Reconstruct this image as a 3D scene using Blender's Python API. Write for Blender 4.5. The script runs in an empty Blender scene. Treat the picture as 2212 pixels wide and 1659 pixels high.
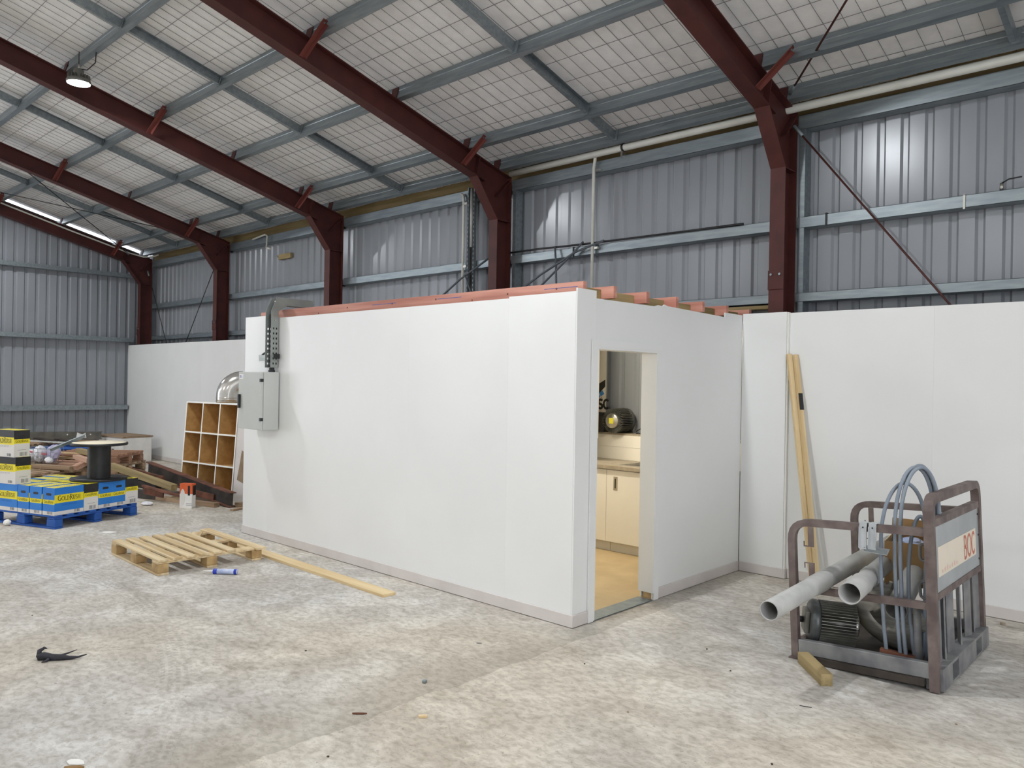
import bpy, math, random
from mathutils import Vector, Matrix
random.seed(7)
S = bpy.context.scene
COL = S.collection
PI = math.pi

# ------------------------------------------------------------ camera, world, exposure
cam_d = bpy.data.cameras.new('camera'); cam = bpy.data.objects.new('camera', cam_d); COL.objects.link(cam)
cam_d.sensor_width = 36.0; cam_d.lens = 36.0 * 1685.04 / 2212.0; cam_d.clip_start = 0.05; cam_d.clip_end = 200
yaw, pitch, roll = -0.7510, -0.0020, 0.0170
fw = Vector((math.sin(yaw)*math.cos(pitch), math.cos(yaw)*math.cos(pitch), math.sin(pitch)))
rt = Vector((math.cos(yaw), -math.sin(yaw), 0)); upv = rt.cross(fw)
r2 = math.cos(roll)*rt + math.sin(roll)*upv; u2 = -math.sin(roll)*rt + math.cos(roll)*upv
mw = Matrix((r2, u2, -fw)).transposed().to_4x4(); mw.translation = (3.4576, -4.3726, 1.745)
cam.matrix_world = mw
S.camera = cam
w = bpy.data.worlds.new('world'); S.world = w; w.use_nodes = True
w.node_tree.nodes['Background'].inputs[0].default_value = (0.90, 0.93, 1.0, 1); w.node_tree.nodes['Background'].inputs[1].default_value = 5.2
vs = S.view_settings; vs.view_transform = 'Standard'; vs.look = 'None'; vs.gamma = 1; vs.use_curve_mapping = False
vs.exposure = -0.06
cy = S.cycles; cy.max_bounces = 6; cy.diffuse_bounces = 4; cy.glossy_bounces = 2; cy.transmission_bounces = 2; cy.caustics_reflective = False; cy.caustics_refractive = False
cy.use_light_tree = False; cy.use_adaptive_sampling = True; cy.adaptive_threshold = 0.03; cy.use_denoising = True
LAMP = 790.0          # radiance of every high-bay lens
LAMP_X = (-12.7, -6.45, -0.22, 6.0); LAMP_Y = (-1.22, -8.3); LAMP_Z = 5.13

# ------------------------------------------------------------ helpers
def lin(h):
    h = h.lstrip('#'); o = []
    for i in (0, 2, 4):
        v = int(h[i:i+2], 16)/255.0
        o.append(v/12.92 if v <= 0.04045 else ((v+0.055)/1.055)**2.4)
    return (*o, 1.0)

MATS = {}
def mat(name, c1, c2=None, scale=6.0, rough=0.5, metal=0.0, bump=0.0, bscale=None, stretch=(1, 1, 1), rand=0.0, spec=0.5, lo=0.35, hi=0.65, detail=5.0):
    m = bpy.data.materials.new(name); m.use_nodes = True; MATS[name] = m
    nt = m.node_tree; N = nt.nodes; L = nt.links; b = N['Principled BSDF']
    b.inputs['Roughness'].default_value = rough; b.inputs['Metallic'].default_value = metal; b.inputs['Specular IOR Level'].default_value = spec
    if c2 is None and not bump and not rand:
        b.inputs['Base Color'].default_value = lin(c1); return m
    detail = min(detail, 3.0)
    tc = N.new('ShaderNodeTexCoord'); mp = N.new('ShaderNodeMapping'); mp.inputs['Scale'].default_value = stretch
    oi = N.new('ShaderNodeObjectInfo'); L.new(tc.outputs['Object'], mp.inputs['Vector'])
    off = N.new('ShaderNodeVectorMath'); off.operation = 'SCALE'; off.inputs['Scale'].default_value = 37.0
    cmb = N.new('ShaderNodeCombineXYZ'); L.new(oi.outputs['Random'], cmb.inputs[0]); L.new(oi.outputs['Random'], cmb.inputs[1]); L.new(cmb.outputs[0], off.inputs[0]); L.new(off.outputs[0], mp.inputs['Location'])
    nz = N.new('ShaderNodeTexNoise'); nz.inputs['Scale'].default_value = scale; nz.inputs['Detail'].default_value = detail; L.new(mp.outputs[0], nz.inputs['Vector'])
    rp = N.new('ShaderNodeValToRGB'); rp.color_ramp.elements[0].position = lo; rp.color_ramp.elements[1].position = hi
    rp.color_ramp.elements[0].color = lin(c1); rp.color_ramp.elements[1].color = lin(c2 or c1); L.new(nz.outputs['Fac'], rp.inputs[0])
    out = rp.outputs[0]
    if rand:
        hs = N.new('ShaderNodeHueSaturation'); mr = N.new('ShaderNodeMapRange'); mr.inputs['To Min'].default_value = 1-rand; mr.inputs['To Max'].default_value = 1+rand
        L.new(oi.outputs['Random'], mr.inputs[0]); L.new(mr.outputs[0], hs.inputs['Value']); L.new(out, hs.inputs['Color']); out = hs.outputs[0]
    L.new(out, b.inputs['Base Color'])
    if bump:
        n2 = N.new('ShaderNodeTexNoise'); n2.inputs['Scale'].default_value = bscale or scale*3; n2.inputs['Detail'].default_value = 2; L.new(mp.outputs[0], n2.inputs['Vector'])
        bp = N.new('ShaderNodeBump'); bp.inputs['Strength'].default_value = bump; bp.inputs['Distance'].default_value = 0.01; L.new(n2.outputs['Fac'], bp.inputs['Height']); L.new(bp.outputs[0], b.inputs['Normal'])
    return m
def emit(name, col, strength):
    m = bpy.data.materials.new(name); m.use_nodes = True; MATS[name] = m; nt = m.node_tree; nt.nodes.clear()
    e = nt.nodes.new('ShaderNodeEmission'); e.inputs[0].default_value = col; e.inputs[1].default_value = strength
    o = nt.nodes.new('ShaderNodeOutputMaterial'); nt.links.new(e.outputs[0], o.inputs[0]); return m

class MB:
    def __init__(s): s.v = []; s.f = []; s.m = []; s.s = []
    def add(s, vs_, fs, mi=0, sm=False):
        o = len(s.v); s.v += [tuple(p) for p in vs_]
        for f in fs: s.f.append(tuple(i+o for i in f)); s.m.append(mi); s.s.append(sm)
        return s
    def box(s, x0, x1, y0, y1, z0, z1, mi=0):
        return s.add([(x0,y0,z0),(x1,y0,z0),(x1,y1,z0),(x0,y1,z0),(x0,y0,z1),(x1,y0,z1),(x1,y1,z1),(x0,y1,z1)],
                     [(0,3,2,1),(4,5,6,7),(0,1,5,4),(1,2,6,5),(2,3,7,6),(3,0,4,7)], mi)
    def prism(s, poly, ax, a0, a1, mi=0):
        n = len(poly)
        def P(p, a): return (a, p[0], p[1]) if ax == 'x' else ((p[0], a, p[1]) if ax == 'y' else (p[0], p[1], a))
        return s.add([P(p, a0) for p in poly]+[P(p, a1) for p in poly],
                     [tuple(range(n))[::-1], tuple(range(n, 2*n))]+[(i, (i+1) % n, n+(i+1) % n, n+i) for i in range(n)], mi)
    def tube(s, pts, r, n=10, closed=False, caps=True, mi=0, sm=True, square=False):
        pts = [Vector(p) for p in pts]; k = len(pts); rr = r if isinstance(r, (list, tuple)) else [r]*k
        rings = []; nrm = None
        for i in range(k):
            a = pts[(i-1) % k] if (closed or i > 0) else pts[i]; b = pts[(i+1) % k] if (closed or i < k-1) else pts[i]
            t = (b-a).normalized()
            if nrm is None:
                nrm = Vector((0, 0, 1)) if abs(t.z) < 0.9 else Vector((1, 0, 0))
            nrm = (nrm - t*nrm.dot(t)).normalized(); bn = t.cross(nrm)
            if square:
                ring = [pts[i]+nrm*(cx*rr[i])+bn*(cy*rr[i]) for cx, cy in ((1,1),(-1,1),(-1,-1),(1,-1))]
            else:
                ring = [pts[i]+nrm*(math.cos(2*PI*j/n)*rr[i])+bn*(math.sin(2*PI*j/n)*rr[i]) for j in range(n)]
            rings.append(ring)
        nn = 4 if square else n
        vs_ = [p for rg in rings for p in rg]; fs = []
        for i in range(k if closed else k-1):
            j2 = (i+1) % k
            for j in range(nn): fs.append((i*nn+j, i*nn+(j+1) % nn, j2*nn+(j+1) % nn, j2*nn+j))
        s.add(vs_, fs, mi, sm and not square)
        if caps and not closed:
            o = len(s.v)-len(vs_); s.f.append(tuple(o+j for j in range(nn))[::-1]); s.m.append(mi); s.s.append(False)
            s.f.append(tuple(o+(k-1)*nn+j for j in range(nn))); s.m.append(mi); s.s.append(False)
        return s
    def lathe(s, prof, n=32, mi=0, sm=True, M=None):
        vs_ = [(r*math.cos(2*PI*j/n), r*math.sin(2*PI*j/n), z) for r, z in prof for j in range(n)]
        if M is not None: vs_ = [tuple(M @ Vector(p)) for p in vs_]
        fs = [(i*n+j, i*n+(j+1) % n, (i+1)*n+(j+1) % n, (i+1)*n+j) for i in range(len(prof)-1) for j in range(n)]
        return s.add(vs_, fs, mi, sm)
    def build(s, name, mats, parent=None, loc=(0, 0, 0), rot=None, bevel=0):
        me = bpy.data.meshes.new(name); me.from_pydata(s.v, [], s.f)
        for mm in (mats if isinstance(mats, (list, tuple)) else [mats]): me.materials.append(MATS[mm])
        me.polygons.foreach_set('material_index', s.m); me.polygons.foreach_set('use_smooth', s.s); me.update()
        return link(name, me, parent, loc, rot, bevel)
def link(name, me, parent=None, loc=(0, 0, 0), rot=None, bevel=0):
    o = bpy.data.objects.new(name, me); COL.objects.link(o); o.parent = parent; o.location = loc
    if rot is not None: o.rotation_euler = rot
    if bevel:
        b = o.modifiers.new('bevel', 'BEVEL'); b.width = bevel; b.segments = 2; b.limit_method = 'ANGLE'
    return o
def empty(name, loc=(0, 0, 0), rot=(0, 0, 0)):
    o = bpy.data.objects.new(name, None); COL.objects.link(o); o.location = loc; o.rotation_euler = rot; o.empty_display_size = 0.1; return o
def tag(o, label, cat, group=None):
    o['label'] = label; o['category'] = cat
    if group: o['group'] = group
    return o
def struct(o, label=None):
    o['kind'] = 'structure'
    if label: o['label'] = label
    return o
def dup(root, loc=None, rot=None):
    r = root.copy(); COL.objects.link(r)
    if loc is not None: r.location = loc
    if rot is not None: r.rotation_euler = rot
    for ch in list(root.children):
        c = ch.copy(); COL.objects.link(c); c.parent = r; c.matrix_parent_inverse = ch.matrix_parent_inverse
        for g in list(ch.children):
            d = g.copy(); COL.objects.link(d); d.parent = c
    return r
def bar(name, P0, P1, wd, h, m, parent=None, bevel=0.002, tilt=0.0):
    """a length of timber or steel with its long side on local x"""
    P0 = Vector(P0); P1 = Vector(P1); d = P1-P0; Lg = d.length; x = d.normalized()
    z = Vector((0, 0, 1)); z = (z-x*z.dot(x)).normalized(); y = z.cross(x)
    o = MB().box(0, Lg, -wd/2, wd/2, -h/2, h/2).build(name, m, parent, bevel=bevel)
    mt = Matrix((x, y, z)).transposed().to_4x4() @ Matrix.Rotation(tilt, 4, 'X'); mt.translation = P0; o.matrix_local = mt
    return o

# ------------------------------------------------------------ materials
def concrete():
    m = bpy.data.materials.new('concrete'); m.use_nodes = True; MATS['concrete'] = m
    nt = m.node_tree; N = nt.nodes; L = nt.links; b = N['Principled BSDF']; tc = N.new('ShaderNodeTexCoord')
    def noise(sc, det, dist=0.0, st=(1, 1, 1), rz=0.0):
        mp = N.new('ShaderNodeMapping'); mp.inputs['Scale'].default_value = st; mp.inputs['Rotation'].default_value = (0, 0, rz); L.new(tc.outputs['Object'], mp.inputs[0])
        n = N.new('ShaderNodeTexNoise'); n.inputs['Scale'].default_value = sc; n.inputs['Detail'].default_value = det; n.inputs['Distortion'].default_value = dist; n.inputs['Roughness'].default_value = 0.62
        L.new(mp.outputs[0], n.inputs['Vector']); return n.outputs['Fac']
    def ramp(f, stops):
        r = N.new('ShaderNodeValToRGB'); e = r.color_ramp.elements
        for i, (p, c) in enumerate(stops):
            el = e[i] if i < 2 else e.new(p)
            el.position = p; el.color = lin(c) if isinstance(c, str) else (c, c, c, 1)
        L.new(f, r.inputs[0]); return r.outputs[0]
    def mix(mode, a, c, fac):
        x = N.new('ShaderNodeMixRGB'); x.blend_type = mode
        if isinstance(fac, float): x.inputs[0].default_value = fac
        else: L.new(fac, x.inputs[0])
        for i, v in ((1, a), (2, c)):
            if isinstance(v, str): x.inputs[i].default_value = lin(v)
            else: L.new(v, x.inputs[i])
        return x.outputs[0]
    base = ramp(noise(0.55, 4, 0.6), [(0.34, '#b9b5ae'), (0.66, '#c8c4bd')])
    dust = ramp(noise(2.3, 9, 0.7, (1, 1.25, 1), 0.35), [(0.44, 0.0), (0.62, 0.85)])
    c = mix('MIX', base, '#dad8d2', dust)
    brown = ramp(noise(1.5, 8, 0.9, (1, 1.4, 1), -0.5), [(0.56, 0.0), (0.74, 0.6)])
    c = mix('MIX', c, '#a09a8f', brown)
    fine = ramp(noise(17, 7, 0.35, (1, 1.5, 1), 0.5), [(0.35, '#b9b4ac'), (0.58, '#ffffff')])
    c = mix('MULTIPLY', c, fine, 0.55)
    warm = ramp(noise(0.33, 2, 0.0), [(0.42, '#fdfdff'), (0.62, '#fff8ee')])
    c = mix('MULTIPLY', c, warm, 1.0)
    # tyre track curving across the slab and the slab joint near the middle
    sx = N.new('ShaderNodeSeparateXYZ'); L.new(tc.outputs['Object'], sx.inputs[0])
    def mth(op, a, b_=None, c_=None):
        q = N.new('ShaderNodeMath'); q.operation = op
        for i, v in enumerate((a, b_, c_)):
            if v is None: continue
            if isinstance(v, (int, float)): q.inputs[i].default_value = v
            else: L.new(v, q.inputs[i])
        return q.outputs[0]
    dx = mth('ADD', sx.outputs[0], 3.403); dy = mth('ADD', sx.outputs[1], 7.595)
    rad = mth('SUBTRACT', mth('SQRT', mth('ADD', mth('MULTIPLY', dx, dx), mth('MULTIPLY', dy, dy))), 5.733)
    ang = mth('ARCTAN2', dy, dx)
    band = mth('LESS_THAN', mth('ABSOLUTE', rad), 0.085)
    tread = mth('GREATER_THAN', mth('SINE', mth('ADD', mth('MULTIPLY', ang, 700.0), mth('MULTIPLY', mth('ABSOLUTE', rad), 60.0))), -0.2)
    groove = mth('GREATER_THAN', mth('SINE', mth('MULTIPLY', rad, 150.0)), -0.3)
    wear = ramp(noise(2.2, 4, 0.5), [(0.40, 0.05), (0.62, 0.45)])
    track = mth('MULTIPLY', mth('MULTIPLY', band, mth('MULTIPLY', tread, groove)), wear)
    c = mix('MIX', c, '#8f8981', track)
    jx = mth('ADD', sx.outputs[0], mth('MULTIPLY', mth('SUBTRACT', noise(2.5, 4), 0.5), 0.16))
    stain = mth('MULTIPLY', mth('MULTIPLY', mth('LESS_THAN', jx, 0.19), mth('GREATER_THAN', jx, -0.35)), mth('SMOOTH_MIN', 0.42, mth('MULTIPLY', mth('ADD', jx, 0.35), 0.75), 0.05))
    c = mix('MIX', c, '#8d877b', stain)
    speck = ramp(noise(42, 2), [(0.30, 0.6), (0.36, 0.0)])
    c = mix('MIX', c, '#8d867b', speck)
    L.new(c, b.inputs['Base Color']); b.inputs['Roughness'].default_value = 0.82; b.inputs['Specular IOR Level'].default_value = 0.25
    bp = N.new('ShaderNodeBump'); bp.inputs['Strength'].default_value = 0.18; bp.inputs['Distance'].default_value = 0.01; L.new(noise(9, 4, 0.6), bp.inputs['Height']); L.new(bp.outputs[0], b.inputs['Normal'])
concrete()
mat('white_board', '#e6e7e6', '#eaebea', 1.2, 0.42, bump=0.02, bscale=60, spec=0.4)
mat('white_trim', '#cfc8c4', '#d8d2ce', 4, 0.5)
mat('edge_white', '#f0efe9', None, 4, 0.6)
mat('cladding', '#8f9399', '#95999f', 0.8, 0.24, metal=0.08, spec=0.5)
mat('galv', '#8a949a', '#9ba4a8', 9, 0.42, metal=0.75, stretch=(0.4, 3, 3))
mat('galv_matt', '#7f8a90', '#919a9e', 14, 0.55, metal=0.5)
mat('red_oxide', '#472421', '#522a26', 5, 0.55, bump=0.03, spec=0.35)
mat('red_oxide_light', '#673530', '#733d36', 5, 0.6, spec=0.3)
mat('fleece', '#e4e3e2', '#eeedec', 7, 0.95, bump=0.25, bscale=30, spec=0.1)
mat('wire', '#858588', None, 5, 0.6, metal=0.2)
mat('eave_board', '#7d6a45', '#94805a', 5, 0.85, stretch=(0.3, 4, 4))
mat('dark_steel', '#2b2a2a', '#3a3836', 9, 0.6, metal=0.3)
mat('pvc_white', '#cfcfc6', '#d8d8d0', 6, 0.4)
mat('pvc_grey', '#a9aaa8', '#bdbdba', 7, 0.5, bump=0.02, rand=0.05)
mat('pvc_dark', '#4b5157', '#5a6067', 6, 0.5)
mat('hose_grey', '#7e8894', '#8b95a0', 8, 0.42)
mat('black', '#17181a', '#222326', 9, 0.5)
mat('black_rubber', '#1d1c22', '#2e2c36', 14, 0.6, bump=0.3)
mat('pink_timber', '#b07566', '#cf9786', 3, 0.75, stretch=(0.35, 5, 5), rand=0.08, bump=0.05)
mat('strap_metal', '#b4b9bd', '#c6cace', 9, 0.4, metal=0.2)
mat('torn_fibre', '#8a755c', '#9a866c', 9, 0.9)
mat('scrap_pink', '#b98f78', '#cfaa92', 3, 0.8, stretch=(0.35, 5, 5), rand=0.1, bump=0.08)
mat('pine', '#cfb384', '#e3cda2', 3, 0.7, stretch=(0.3, 6, 6), rand=0.06, bump=0.04)
mat('treated', '#85754f', '#a8946b', 3, 0.8, stretch=(0.3, 6, 6), rand=0.1, bump=0.08)
mat('old_timber', '#8a735a', '#b1967a', 3, 0.85, stretch=(0.3, 6, 6), rand=0.14, bump=0.12)
mat('pallet_wood', '#b79d74', '#d8c5a0', 3, 0.8, stretch=(0.3, 6, 6), rand=0.1, bump=0.1)
mat('pallet_block', '#9d7f54', '#c4a675', 8, 0.85, rand=0.12, bump=0.12)
mat('red_pallet', '#8b664f', '#a88068', 3, 0.8, stretch=(0.3, 6, 6), rand=0.1, bump=0.1)
mat('chip_brown', '#b58d55', '#c39b62', 14, 0.8, lo=0.4, hi=0.6)
mat('rust', '#553528', '#7a4c38', 7, 0.8, rand=0.1, bump=0.15)
mat('weathered_steel', '#55524b', '#6b675e', 6, 0.7, bump=0.1)
mat('rust_dark', '#2e2824', '#4d443c', 5, 0.75, bump=0.1, lo=0.4, hi=0.7)
mat('blue_paint', '#1a4c9c', '#2a5fae', 5, 0.7, bump=0.08)
mat('carton_blue', '#1f78cf', '#2a82d6', 2, 0.5)
mat('carton_yellow', '#e9d81f', '#f0e02c', 2, 0.5)
mat('carton_white', '#dcd9d4', '#e3e0dc', 3, 0.6)
mat('carton_black', '#1f1f21', '#29292b', 3, 0.5)
mat('ink', '#23211c', None, 5, 0.6)
mat('ink_grey', '#5b5b5e', None, 5, 0.6)
mat('ink_blue', '#1259a6', None, 5, 0.6)
mat('ink_grey_light', '#9b9aa0', None, 5, 0.6)
mat('flange_sheen', '#e6d9bd', '#efe6cf', 5, 0.7)  # pale tone paints the light reflected by the drum's top flange
mat('enclosure_grey', '#b9bcb8', '#bec1bd', 3, 0.5, spec=0.3)
mat('tray_grey', '#8e9390', '#9ba09c', 9, 0.45, metal=0.5)
mat('duct_metal', '#918f88', '#a9a79f', 4, 0.42, metal=0.35, stretch=(1, 1, 12))
mat('duct_shiny', '#c7c4bf', '#d6d3ce', 5, 0.2, metal=0.8)
mat('cabinet_white', '#eeeae0', '#f1ede3', 3, 0.4)
mat('worktop', '#9a8f7d', '#aea391', 18, 0.45)
mat('steel', '#b8b5ae', '#c6c3bc', 9, 0.28, metal=0.95)
mat('vinyl', '#b9a27c', '#cdb890', 3.5, 0.5, lo=0.3, hi=0.7)
mat('kick', '#d0cdc4', '#d6d3ca', 4, 0.5)
mat('lamp_fin', '#6a6963', '#7b7a73', 9, 0.4, metal=0.3)
mat('lamp_cap', '#4c4f51', '#5e6162', 6, 0.35, metal=0.3)
mat('phosphor', '#efe43a', '#f5ee55', 9, 0.4)
mat('trolley_paint', '#5b4e4b', '#7a6d68', 9, 0.65, bump=0.08, rand=0.05)
mat('trolley_galv', '#75757a', '#929392', 8, 0.55, metal=0.35, bump=0.06)
mat('sign_panel', '#a0a4a6', '#b0b4b6', 3, 0.5, metal=0.25)
mat('sign_cream', '#e2dac8', '#e8dccb', 6, 0.7)
mat('sign_red', '#d08872', '#c67560', 14, 0.7, lo=0.3, hi=0.7)
mat('sign_faded', '#e2c6b8', '#dfbfb0', 14, 0.7)
mat('cardboard', '#8a6c45', '#977850', 6, 0.85)
mat('cardboard_dark', '#7a5c39', '#86673f', 6, 0.85)
mat('plastic_bag', '#dfe0e6', '#f0f0f4', 10, 0.45, bump=0.4)
mat('purple_bag', '#a9a4c4', '#c2bed8', 10, 0.35, bump=0.3)
mat('orange', '#d0572b', '#dc6638', 5, 0.6)
mat('paper', '#e6e4df', '#efede9', 8, 0.8)
mat('cartridge_blue', '#2336a8', '#2f45bd', 6, 0.35)
mat('cartridge_label', '#aab8dc', '#cfd6ea', 12, 0.4)
mat('blue_print', '#3f86c9', None, 4, 0.6)
mat('wrap', '#d9d2c4', '#e3ddd1', 4, 0.5)
mat('pink_plastic', '#b8606a', '#c8757d', 5, 0.5)
emit('lens', (0.96, 0.985, 1.0, 1), LAMP)
emit('warm_tube', (1.0, 0.90, 0.72, 1), 245.0)

# ------------------------------------------------------------ shell dimensions
YF, DP, FWH = 2.6627, 0.252, 0.073
YR = YF+DP; ZE = 4.3698; SL = 0.2687; TH = math.atan(SL); CS, SN = math.cos(TH), math.sin(TH)
FX = [0.2585, -3.4847, -7.1761, -10.9526, -14.5544]
RIDGE = -4.8
YW = 3.065                       # inside face of the back cladding
XE = -14.80                      # inside face of the end cladding
def rz(y, off=0.0): return ZE+off/CS-SL*(y-YR)      # height of the roof plane, off measured square to it
def slope(sd, n, x):             # sd metres up the slope from the eave corner, n square to the roof
    return (x, YR-sd*CS+n*SN, ZE+sd*SN+n*CS)

# floor
struct(MB().box(-15.2, 9.2, -13.4, 3.3, -0.12, 0.0).build('floor', 'concrete'), 'dusty pale grey concrete floor slab')
# back wall: profiled sheets, ribs stand outwards
def sheet_profile(wd):
    p = []; k = int(round(wd/0.2))
    for i in range(k):
        b = i*0.2
        p += [(b, 0.0), (b+0.118, 0.0), (b+0.138, 0.024), (b+0.176, 0.024), (b+0.196, 0.0)]
    p.append((wd+0.012, 0.0)); return p
def sheet_mesh(wd, zlo, zfun, name):
    pr = sheet_profile(wd); v = []; f = []
    for i, (a, d) in enumerate(pr): v += [(a, d, zlo), (a, d, zfun(a))]
    for i in range(len(pr)-1): f.append((2*i, 2*i+2, 2*i+3, 2*i+1))
    me = bpy.data.meshes.new(name); me.from_pydata(v, [], f); me.materials.append(MATS['cladding']); me.update(); return me
wb = struct(empty('wall_back'), 'blue-grey profiled steel cladding of the long back wall')
sm_ = sheet_mesh(0.8, 0.0, lambda a: 4.50, 'cladding_sheet')
x = -14.71; i = 0
while x < 9.0:
    link('cladding_sheet', sm_, wb, (x, YW+(0.0015 if i % 2 else 0), 0)); x += 0.8; i += 1
# gable end wall
wl = struct(empty('wall_left'), 'blue-grey profiled steel cladding of the gable end wall')
y = 3.07; i = 0
while y > -12.9:
    y1 = y-0.8
    def zt(a, yy=y): 
        q = yy-a
        return rz(q, 0.03) if q > RIDGE else rz(2*RIDGE-q, 0.03)
    me = sheet_mesh(0.8, 4.3 if -9.0 < y < -4.2 else 0.0, zt, 'gable_sheet')   # unseen roller door opening added left of the picture to let daylight in
    o = link('cladding_sheet', me, wl, (XE-(0.0015 if i % 2 else 0), y, 0), (0, 0, 0)); o.matrix_local = Matrix(((0, -1, 0, o.location.x), (-1, 0, 0, y), (0, 0, 1, 0), (0, 0, 0, 1)))
    y = y1; i += 1
# barge strip above the gable sheets, leaving the thin daylight slit under the roof
for a in (0,):
    m = MB(); pts = []
    m.add([(XE-0.05, 3.1, rz(3.1, 0.02)), (XE-0.05, RIDGE, rz(RIDGE, 0.02)), (XE-0.05, RIDGE, rz(RIDGE, 0.118)), (XE-0.05, 3.1, rz(3.1, 0.118)),
           (XE-0.08, 3.1, rz(3.1, 0.02)), (XE-0.08, RIDGE, rz(RIDGE, 0.02)), (XE-0.08, RIDGE, rz(RIDGE, 0.118)), (XE-0.08, 3.1, rz(3.1, 0.118))],
          [(0,1,2,3),(7,6,5,4),(0,4,5,1),(1,5,6,2),(2,6,7,3),(3,7,4,0)])
    struct(m.build('trim_1', 'dark_steel'), 'dark barge strip along the top of the gable wall')
struct(MB().box(-14.86, -14.66, 3.00, 3.10, 0, 4.60).build('trim_3', 'cladding'), 'corner flashing between back wall and gable wall')
# unseen walls behind camera and at right close the shed, white to bounce light
struct(MB().box(-14.9, 9.1, -13.0, -12.9, 0, 4.6).build('wall_front', 'white_board'), 'unseen long wall behind the camera, made white to bounce light')
m = MB(); m.prism([(-12.95, 4.3), (3.1, 4.3), (3.1, rz(3.1, .16)), (RIDGE, rz(RIDGE, .16)), (-12.95, rz(3.35, .16))], 'x', 9.0, 9.1); m.box(9.0, 9.1, -12.95, -7.4, 0, 4.3); m.box(9.0, 9.1, -3.0, 3.1, 0, 4.3)  # gap between the boxes is an added opening that lets daylight in
struct(m.build('wall_right', 'white_board'), 'unseen gable wall right of the camera, white with added daylight opening')
# roof lining
ROOF_N = 0.152
nx, ns = 400, 84
X0, X1, SLEN = -14.80, 4.2, 8.2
v = []; f = []
for j in range(ns+1):
    sd = -0.12+j*(SLEN+0.12)/ns
    for i in range(nx+1):
        xx = X0+(X1-X0)*i/nx
        q = 0.005*abs(math.sin(PI*xx/0.15))*abs(math.sin(PI*sd/0.3))+0.004*math.sin(xx*2.3+sd*1.7)+0.003*math.sin(xx*7.1-sd*3.3)
        v.append(slope(sd, ROOF_N+0.012-q, xx))
for j in range(ns):
    for i in range(nx):
        a = j*(nx+1)+i; f.append((a, a+1, a+nx+2, a+nx+1))
me = bpy.data.meshes.new('ceiling'); me.from_pydata(v, [], f); me.materials.append(MATS['fleece']); me.polygons.foreach_set('use_smooth', [True]*len(f)); me.update()
ceil = struct(link('ceiling', me), 'whitish insulation blanket lining the underside of the roof')
m = MB()
for i in range(int((X1-X0)/0.15)+1):
    xx = math.ceil(X0/0.15)*0.15+i*0.15
    if xx > X1: break
    w_ = [(xx+random.uniform(-.012, .012)) for _ in range(8)]
    pts = [slope(-0.1+k*(SLEN+0.1)/7, ROOF_N-0.001, w_[k]) for k in range(8)]
    m.tube(pts, 0.0018, square=True, caps=False)
for j in range(1, 28):
    sd = j*0.3+random.uniform(-.02, .02)
    m.tube([slope(sd+0.006*math.sin(k*1.7+j), ROOF_N-0.002, X0+(X1-X0)*k/20) for k in range(21)], 0.0018, square=True, caps=False)
o = m.build('safety_mesh', 'wire', ceil); o['kind'] = 'stuff'
# outer roof skin, the far slope and the right-hand end of the roof
m = MB()
m.add([slope(-0.35, 0.22, -14.81), slope(-0.35, 0.22, 9.1), slope(8.1, 0.22, 9.1), slope(8.1, 0.22, -14.81),
       slope(-0.35, 0.25, -14.81), slope(-0.35, 0.25, 9.1), slope(8.1, 0.25, 9.1), slope(8.1, 0.25, -14.81)], [(0,1,2,3),(7,6,5,4),(0,4,5,1),(2,6,7,3),(1,5,6,2),(3,7,4,0)])
zr = rz(RIDGE, 0.22); ze2 = rz(3.25, 0.22)
m.add([(-14.9, RIDGE+.02, zr), (9.1, RIDGE+.02, zr), (9.1, -13.0, ze2), (-14.9, -13.0, ze2)], [(0,1,2,3)], 1)
m.add([slope(-0.1, 0.153, 4.2), slope(-0.1, 0.153, 9.1), slope(8.1, 0.153, 9.1), slope(8.1, 0.153, 4.2)], [(0,1,2,3)], 1)
o = m.build('roof_skin', ['galv_matt', 'fleece'], ceil)

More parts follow.
